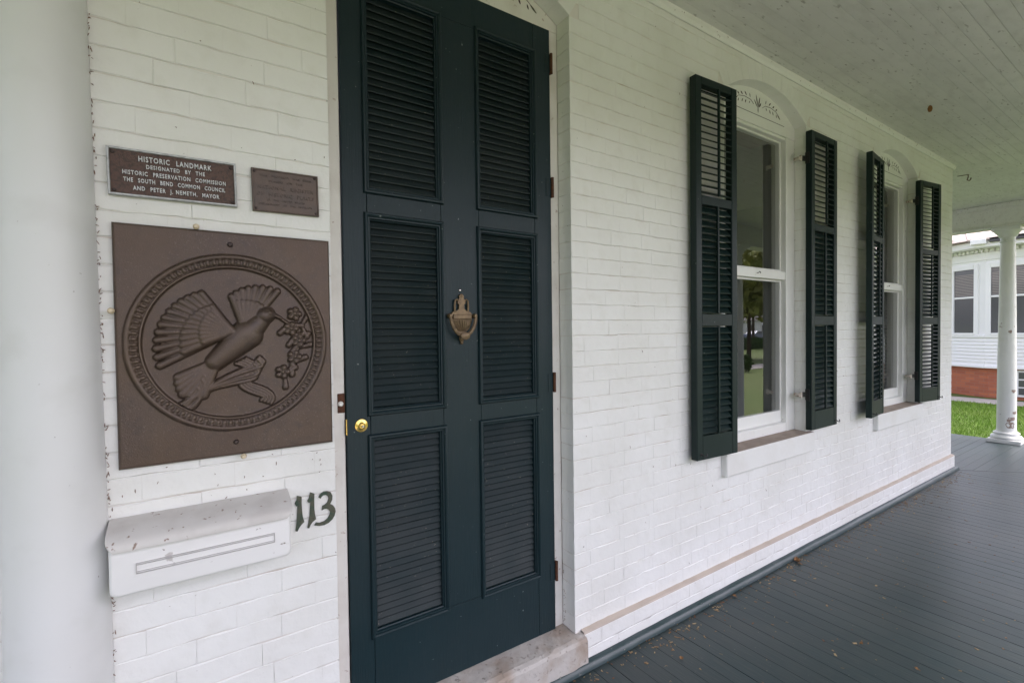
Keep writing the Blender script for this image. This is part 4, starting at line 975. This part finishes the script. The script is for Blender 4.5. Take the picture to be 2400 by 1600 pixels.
# ---------------- things across the front lawn that the panes mirror
def foliage(n, c, rad, size, seed, box=False):
    q = np.random.default_rng(seed)
    if box: p = (q.random((n, 3)) - .5) * 2
    else:
        p = q.normal(size=(n, 3)); p /= np.linalg.norm(p, axis=1)[:, None]; p *= (q.random(n) ** .45)[:, None]
        lump = .72 + .4 * np.sin(p[:, 0] * 5 + seed) * np.sin(p[:, 1] * 4 + 1) * np.sin(p[:, 2] * 6); p *= lump[:, None]
    p = p * np.array(rad) + np.array(c)
    d1 = q.normal(size=(n, 3)) * size; d2 = q.normal(size=(n, 3)) * size
    V = np.stack([p - d1 * .5, p + d2 * .5, p + d1 * .5, p - d2 * .5], 1).reshape(-1, 3)
    return MB().add(V.tolist(), [(4 * i, 4 * i + 1, 4 * i + 2, 4 * i + 3) for i in range(n)])
def tree(name, label, x, y, h, rad, seed, n=5200, low=.35):
    q = random.Random(seed); t = thing(name, label, 'tree', (x, y, GROUND), 'trees across the front lawn')
    tr = MB().tube([(x, y, GROUND), (x + .05, y, GROUND + h * .2), (x - .1, y + .05, GROUND + h * .42), (x + .1, y, GROUND + h * .8)], [h * .016, h * .012, h * .009, h * .003], 10)
    for k in range(9):
        a = q.uniform(0, 6.28); z0 = GROUND + h * q.uniform(.28, .55); L = rad * q.uniform(.5, .95)
        tr.tube([(x, y, z0), (x + math.cos(a) * L * .5, y + math.sin(a) * L * .5, z0 + L * .25), (x + math.cos(a) * L, y + math.sin(a) * L, z0 + L * .35)], [h * .011, h * .007, h * .002], 6)
    part('trunk', tr, 'bark', t, True)
    part('crown', foliage(n, (x, y, GROUND + h * (low + .30)), (rad, rad, h * .36), .21, seed), 'leaf', t)
    return t
tree('lawn_tree', 'tall spreading tree with yellow-green spring leaves beyond the front lawn', 28.3, -14.6, 9.0, 4.8, 5, 14000, .24)
tree('lawn_tree', 'broad tree with thin spring foliage beside the sidewalk', 48, -25.5, 11, 5.2, 8, 9000)
tree('lawn_tree', 'small round tree in front of the white house across the street', 88, -52, 5.5, 2.4, 9, 1500, .2)
hd = thing('clipped_hedge', 'low clipped green hedge along the street', 'hedge', (44, -23, GROUND))
part('foliage', foliage(4500, (44, -23, GROUND + .5), (5.5, .6, .5), .12, 3, True), 'hedge', hd)
part('stems', MB().box(38.6, 49.4, -23.4, -22.6, GROUND, GROUND + .8), 'hedge', hd)
sb = thing('lawn_shrub', 'small dark shrub by the sidewalk', 'shrub', (20.1, -10.0, GROUND))
part('foliage', foliage(700, (20.1, -10.0, GROUND + .4), (.3, .3, .4), .1, 6), 'hedge', sb); part('stem', MB().tube([(20.1, -10, GROUND), (20.1, -10, GROUND + .7)], [.03, .015], 6), 'bark', sb)
# parked car
cx_, cy_, g0 = 80, -43.2, GROUND + .008
car = thing('parked_car', 'grey sedan parked in the street across the lawn', 'car', (cx_, cy_, g0))
bp_ = [(-2.2, .28), (2.15, .28), (2.25, .45), (2.2, .75), (1.2, .92), (.55, 1.38), (-.9, 1.42), (-1.55, 1.0), (-2.2, .95), (-2.28, .6)]
part('body', MB().prism([(cx_ + a, g0 + b) for a, b in bp_], cy_ - .85, cy_ + .85), 'car', car)
for s_ in (-.86, .853): part('window', MB().prism([(cx_ + a, g0 + b) for a, b in [(1.0, .95), (.5, 1.32), (-.85, 1.35), (-1.35, 1.0)]], cy_ + s_, cy_ + s_ + .007), 'nglass', car)
for a in (-1.4, 1.4):
    for s_ in (-.87, .67): part('wheel', MB().lathe([(0, 0), (.2, 0), (.32, .02), (.32, .18), (.2, .2), (0, .2)], (cx_ + a, cy_ + s_, g0 + .32), 16, 'y'), 'tyre', car)
# white house across the street
fh = thing('far_house', 'white house with grey gable roof across the street', 'house', (104, -64, GROUND))
part('wall', MB().box(90, 122, -70, -60, GROUND, 3.2), 'farwall', fh)
part('roof', MB().prism([(-60 + .6, 3.2), (-65, 6.0), (-70.6, 3.2)], 89.4, 122.6, 'x'), 'farroof', fh)
for k in range(6):
    wn = part('window', MB().box(92.5 + k * 5, 94 + k * 5, -59.98, -59.9, .5, 2.3), 'farwall', fh); part('pane', MB().box(92.6 + k * 5, 93.9 + k * 5, -59.9, -59.86, .6, 2.2), 'nglass', wn)

# ---------------- small things: litter, cobwebs, cocoon, hook
def curl_leaf(label, x, y, s_, seed):
    q = random.Random(seed); vs = []; fs = []; n = 7; rz = q.uniform(0, 6.28)
    for i in range(n + 1):
        t_ = i / n; wdt = math.sin(math.pi * min(.98, t_ * .9 + .06)) * .42
        for k in (-1, 0, 1):
            X, Y = (t_ - .5) * s_, k * wdt * s_; Zz = .003 + s_ * (.30 * abs(k) * (.6 + .4 * math.sin(t_ * 7 + seed)) + .22 * (t_ - .5) ** 2 * 2 + q.uniform(0, .05))
            vs.append((x + X * math.cos(rz) - Y * math.sin(rz), y + X * math.sin(rz) + Y * math.cos(rz), Zz))
    for i in range(n):
        for k in range(2): fs.append((i * 3 + k, (i + 1) * 3 + k, (i + 1) * 3 + k + 1, i * 3 + k + 1))
    mb = MB().add(vs, fs); a = vs[1]
    mb.tube([a, (a[0] - .3 * s_ * math.cos(rz), a[1] - .3 * s_ * math.sin(rz), .004)], [.0012, .0008], 5)
    tag(part('dry_leaf', mb, 'leafdry'), label, 'leaf', 'dry leaves on the porch floor')
curl_leaf('curled tan dry leaf against the floor strip below the near window', 2.99, -.075, .045, 1)
curl_leaf('small red-brown dry leaf on the floor boards near the lower right', 2.43, -.61, .016, 2)
curl_leaf('pale dry leaf scrap closest to the lower right of the porch floor', 2.43, -.805, .016, 3)
curl_leaf('brown leaf bit beside the floor strip left of the curled leaf', 2.33, -.075, .022, 4)
curl_leaf('tan leaf bit on the floor nearest the stone door sill', 1.70, -.22, .020, 5)
cr = MB(); q = random.Random(21)
for k in range(900):
    near = q.random() < .62
    x = q.uniform(1.0, 6.1); y = -.055 - (abs(q.gauss(0, .06)) if near else q.uniform(0, 1.0)); L = q.choice([.0028, .004, .005, .008]) * q.uniform(.7, 1.3); a = q.uniform(0, 3.14); w = L * q.uniform(.25, .6)
    c_, s_ = math.cos(a), math.sin(a); hh_ = q.uniform(.0008, .002)
    ps = [(x + u * c_ - v * s_, y + u * s_ + v * c_) for u, v in ((-L, -w), (L, -w * .6), (L * .8, w), (-L * .7, w * .8))]
    cr.prism(ps, .0004, .0004 + hh_, 'z')
for k in range(46):
    x = q.uniform(1.2, 4.2); y = -.06 - abs(q.gauss(0, .25)); a = q.uniform(0, 6.28); L = q.uniform(.008, .02)
    cr.tube([(x, y, .002), (x + L * .5 * math.cos(a), y + L * .5 * math.sin(a), .004), (x + L * math.cos(a + .5), y + L * math.sin(a + .5), .002)], [.0006, .0008, .0005], 4)
tag(part('floor_litter', cr, 'crumb'), 'seed husks and dry crumbs scattered on the porch floor', 'litter', kind='stuff')
wb = MB()
def fleck(x, y, z, s_):
    a = q.uniform(0, 6.28); d = (s_ * math.cos(a) * .5, s_ * math.sin(a))
    wb.tube([(x - d[0], y, z - d[1]), (x + d[0] * .2, y - .002, z + d[1] * .1), (x + d[0], y, z + d[1])], [.0005, .0011, .0004], 4)
for k in range(170):
    z = q.uniform(.4, 2.7); fleck(-.268 + .0965 - .0208 * ((z - .1) / (CEIL - .2)) ** 1.15 + q.uniform(.0005, .006), -.004 - abs(q.gauss(0, .002)), z, q.uniform(.002, .007))
for k in range(26): fleck(q.uniform(-.17, .34), -.003, q.choice([q.uniform(1.0, 1.07), q.uniform(1.9, 2.4), q.uniform(.96, 1.05)]), q.uniform(.002, .006))
for k in range(34): fleck(q.uniform(1.35, 6.0), -.004, q.uniform(.2, 2.9), q.uniform(.003, .009))
for k in range(40): fleck(q.uniform(1.9, 6.1), -.028, CEIL - .02 + q.uniform(-.02, .012), q.uniform(.003, .008))
for k in range(30): fleck(1.302 + q.uniform(-.004, .003), q.uniform(.06, .078), q.uniform(.15, .4), q.uniform(.003, .01))
tag(part('cobweb_flecks', wb, 'web'), 'brown cobweb flecks clinging to the white wall and column joint', 'cobweb', kind='stuff')
c0 = (4.26, -.339, CEIL - SLOPE * .339 - .002)
tag(part('mud_cocoon', MB().lathe([(0, -.045), (.008, -.042), (.013, -.030), (.014, -.018), (.010, -.006), (.004, .0)], c0, 12), 'cocoon', smooth=True), 'small brown insect cocoon hanging from the porch ceiling', 'cocoon')
hz = CEIL - SLOPE * .36 - .004
tag(part('ceiling_hook', MB().tube([(6.50, -.03, hz), (6.50, -.03, hz - .03), (6.50, -.022, hz - .055), (6.50, -.038, hz - .066), (6.50, -.05, hz - .055), (6.50, -.05, hz - .04)], .0045, 7).tube([(6.50, -.03, hz - .004), (6.47, .045, hz - .006)], .003, 6), 'rust', smooth=True), 'rusty hook screwed into the ceiling by the house corner', 'hook')
